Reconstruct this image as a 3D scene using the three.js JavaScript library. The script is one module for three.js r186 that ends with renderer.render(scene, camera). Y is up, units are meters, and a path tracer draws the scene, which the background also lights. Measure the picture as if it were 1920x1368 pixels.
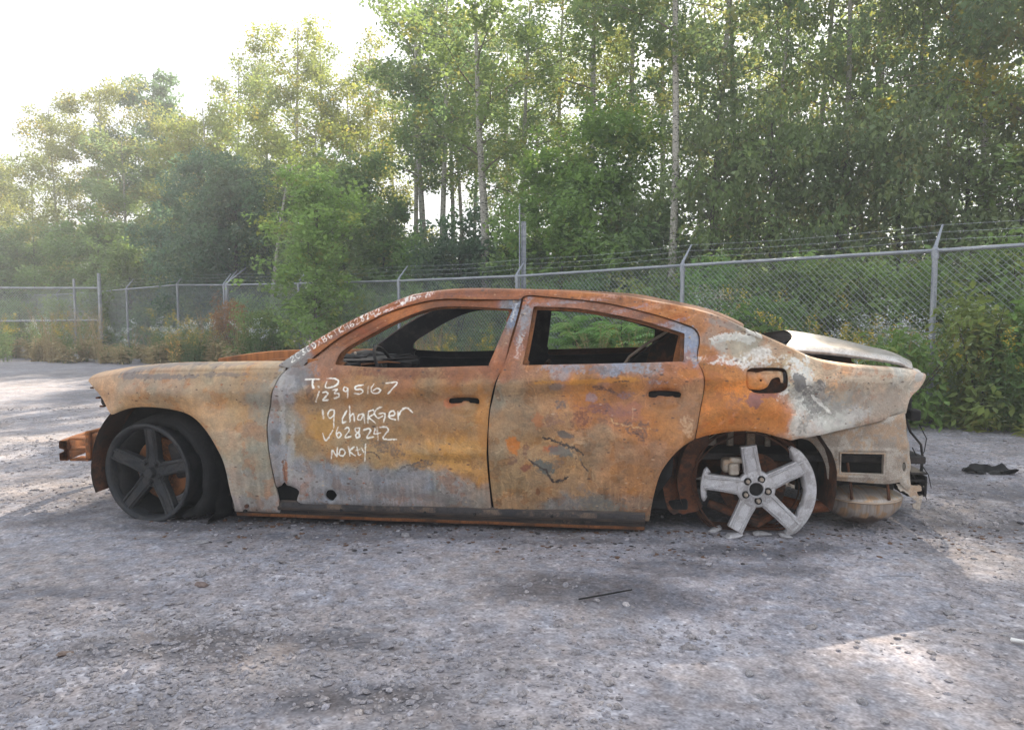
import * as THREE from 'three';
import { mergeGeometries, mergeVertices } from 'three/addons/utils/BufferGeometryUtils.js';
import { RoundedBoxGeometry } from 'three/addons/geometries/RoundedBoxGeometry.js';

// ---------------------------------------------------------------- camera, sky, sun, exposure
const scene = new THREE.Scene();
const camera = new THREE.PerspectiveCamera(52.08, 1024 / 729, 0.05, 1200);
camera.position.set(0, 1.1, 0);
camera.rotation.x = -Math.atan(94 / 1400);
const renderer = new THREE.WebGLRenderer({ antialias: true });
renderer.toneMapping = THREE.LinearToneMapping;
renderer.toneMappingExposure = 2.7;
renderer.shadowMap.enabled = true;
const SUN_EL = 37 * Math.PI / 180, SUN_AZ = 15 * Math.PI / 180;       // ahead of the camera, to the right, above the wood
const sunDir = new THREE.Vector3(Math.cos(SUN_EL) * Math.sin(SUN_AZ), Math.sin(SUN_EL), -Math.cos(SUN_EL) * Math.cos(SUN_AZ));
// hazy late-summer sky: pale everywhere, bluer overhead and away from the sun, whitest round the sun and low down
const SKY_W = 512, SKY_H = 256, skyData = new Float32Array(SKY_W * SKY_H * 4);
for (let j = 0; j < SKY_H; j++) for (let i = 0; i < SKY_W; i++) {
  const el = ((j + 0.5) / SKY_H - 0.5) * Math.PI, az = ((i + 0.5) / SKY_W - 0.5) * 2 * Math.PI;
  const d = new THREE.Vector3(Math.cos(el) * Math.cos(az), Math.sin(el), Math.cos(el) * Math.sin(az)), c = Math.max(-1, Math.min(1, d.dot(sunDir))), up = Math.max(0, d.y);
  const low = Math.exp(-up * 3.2), halo = Math.exp(-Math.acos(c) * 2.6) * 1.5 + 0.12 * (0.5 + 0.5 * c);
  const L = 0.40 + 0.20 * low + 0.55 * halo, blue = (1 - low) * Math.max(0, 1 - 1.4 * halo);
  skyData.set([L * (1.0 - 0.22 * blue), L * (1.0 - 0.09 * blue), L * (1.0 + 0.10 * blue), 1], (j * SKY_W + i) * 4);
}
const sky = new THREE.DataTexture(skyData, SKY_W, SKY_H, THREE.RGBAFormat, THREE.FloatType);
sky.mapping = THREE.EquirectangularReflectionMapping; sky.magFilter = THREE.LinearFilter; sky.needsUpdate = true;
scene.background = sky; scene.environment = sky;
const sun = new THREE.DirectionalLight(0xfff0da, 5);
sun.position.copy(sunDir).multiplyScalar(60); sun.castShadow = true; sun.shadow.radius = 1.2;
sun.shadow.camera.left = sun.shadow.camera.bottom = -40; sun.shadow.camera.right = sun.shadow.camera.top = 40; sun.shadow.camera.far = 160;
sun.shadow.mapSize.set(4096, 4096);
scene.add(sun, sun.target);

scene.fog = new THREE.FogExp2(0xf4f6f8, 0.0058);                        // bright haze against the sun

// ---------------------------------------------------------------- helpers
function rng(seed) { let a = seed >>> 0; return () => { a = (a + 0x6D2B79F5) | 0; let t = Math.imul(a ^ (a >>> 15), 1 | a); t = (t + Math.imul(t ^ (t >>> 7), 61 | t)) ^ t; return ((t ^ (t >>> 14)) >>> 0) / 4294967296; }; }
const clamp = (x, a, b) => Math.max(a, Math.min(b, x)), lerp = (a, b, t) => a + (b - a) * t;
const smooth = (a, b, x) => { const t = clamp((x - a) / (b - a), 0, 1); return t * t * (3 - 2 * t); };
function h2(x, y) { let h = Math.imul(x | 0, 374761393) ^ Math.imul(y | 0, 668265263); h = Math.imul(h ^ (h >>> 13), 1274126177); return ((h ^ (h >>> 16)) >>> 0) / 4294967296; }
function noise(x, y) { const i = Math.floor(x), j = Math.floor(y); let u = x - i, v = y - j; u = u * u * (3 - 2 * u); v = v * v * (3 - 2 * v); return lerp(lerp(h2(i, j), h2(i + 1, j), u), lerp(h2(i, j + 1), h2(i + 1, j + 1), u), v); }
function fbm(x, y, o = 4) { let s = 0, a = 0.5, t = 0; for (let k = 0; k < o; k++) { s += a * noise(x, y); t += a; a *= 0.5; x = x * 2.03 + 17.1; y = y * 2.03 + 9.7; } return s / t; }
const used = {};
function numbered(n) { const k = used[n] = (used[n] ?? -1) + 1; return k ? n + '_' + String(k).padStart(3, '0') : n; }
function tag(o, label, category, group, kind) { o.userData.label = label; if (category) o.userData.category = category; if (group) o.userData.group = group; if (kind) o.userData.kind = kind; return o; }
function shade(o) { o.castShadow = true; o.receiveShadow = true; return o; }
function thing(name, label, category, pos = [0, 0, 0], turn = 0, group) { const o = new THREE.Group(); o.name = numbered(name); o.position.set(...pos); o.rotation.y = turn; scene.add(o); return tag(o, label, category, group); }
function part(parent, name, g, m, label) { const o = shade(new THREE.Mesh(g, m)); o.name = name; parent.add(o); if (label) o.userData.label = label; return o; }
function single(name, g, m, label, category, group, kind) { const o = shade(new THREE.Mesh(g, m)); o.name = numbered(name); scene.add(o); return tag(o, label, category, group, kind); }
const V = (x, y, z) => new THREE.Vector3(x, y, z);
function clean(g) { const o = new THREE.BufferGeometry(); const n = g.index ? g.toNonIndexed() : g; o.setAttribute('position', n.attributes.position); if (!n.attributes.normal) n.computeVertexNormals(); o.setAttribute('normal', n.attributes.normal); o.setAttribute('uv', n.attributes.uv ?? new THREE.BufferAttribute(new Float32Array(n.attributes.position.count * 2), 2)); return o; }
const merge = (list) => mergeGeometries(list.map(clean));
// tube through points with a radius at each
function taper(pts, radii, sides = 6, cap = true) {
  const P = [], I = [], UV = []; let up = V(0.3, 0.2, 1).normalize(), len = 0;
  for (let i = 0; i < pts.length; i++) {
    const t = pts[Math.min(i + 1, pts.length - 1)].clone().sub(pts[Math.max(i - 1, 0)]).normalize();
    const a = V().crossVectors(up, t).normalize(), b = V().crossVectors(t, a).normalize(); up = b.clone();
    if (i) len += pts[i].distanceTo(pts[i - 1]);
    for (let s = 0; s <= sides; s++) { const w = s / sides * Math.PI * 2, c = Math.cos(w) * radii[i], d = Math.sin(w) * radii[i]; P.push(pts[i].x + a.x * c + b.x * d, pts[i].y + a.y * c + b.y * d, pts[i].z + a.z * c + b.z * d); UV.push(s / sides, len); }
  }
  const n = sides + 1;
  for (let i = 0; i + 1 < pts.length; i++) for (let s = 0; s < sides; s++) { const k = i * n + s; I.push(k, k + 1, k + n, k + 1, k + n + 1, k + n); }
  if (cap) for (const e of [0, pts.length - 1]) { const c = P.length / 3; P.push(pts[e].x, pts[e].y, pts[e].z); UV.push(0.5, 0); for (let s = 0; s < sides; s++) e ? I.push(e * n + s, e * n + s + 1, c) : I.push(s + 1, s, c); }
  const g = new THREE.BufferGeometry(); g.setAttribute('position', new THREE.Float32BufferAttribute(P, 3)); g.setAttribute('uv', new THREE.Float32BufferAttribute(UV, 2)); g.setIndex(I); g.computeVertexNormals(); return g;
}
const rod = (a, b, r, sides = 6) => taper([V(...a), V(...b)], [r, r], sides);
const rbox = (w, h, d, r, x = 0, y = 0, z = 0) => new RoundedBoxGeometry(w, h, d, 2, r).translate(x, y, z);
function dataTexture(w, h, fn, srgb = true, wrap = THREE.RepeatWrapping) {
  const a = new Uint8Array(w * h * 4), c = [0, 0, 0];
  for (let j = 0; j < h; j++) for (let i = 0; i < w; i++) { fn(i, j, c); const k = (j * w + i) * 4; a[k] = clamp(c[0], 0, 255); a[k + 1] = clamp(c[1], 0, 255); a[k + 2] = clamp(c[2], 0, 255); a[k + 3] = 255; }
  const t = new THREE.DataTexture(a, w, h); t.magFilter = THREE.LinearFilter; t.minFilter = THREE.LinearMipmapLinearFilter; t.generateMipmaps = true; t.wrapS = t.wrapT = wrap; if (srgb) t.colorSpace = THREE.SRGBColorSpace; t.needsUpdate = true; return t;
}
// noise that repeats after n cells
function tnoise(x, y, n) { const i = Math.floor(x), j = Math.floor(y); let u = x - i, v = y - j; u = u * u * (3 - 2 * u); v = v * v * (3 - 2 * v); const m = (k) => ((k % n) + n) % n; return lerp(lerp(h2(m(i), m(j)), h2(m(i + 1), m(j)), u), lerp(h2(m(i), m(j + 1)), h2(m(i + 1), m(j + 1)), u), v); }

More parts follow.
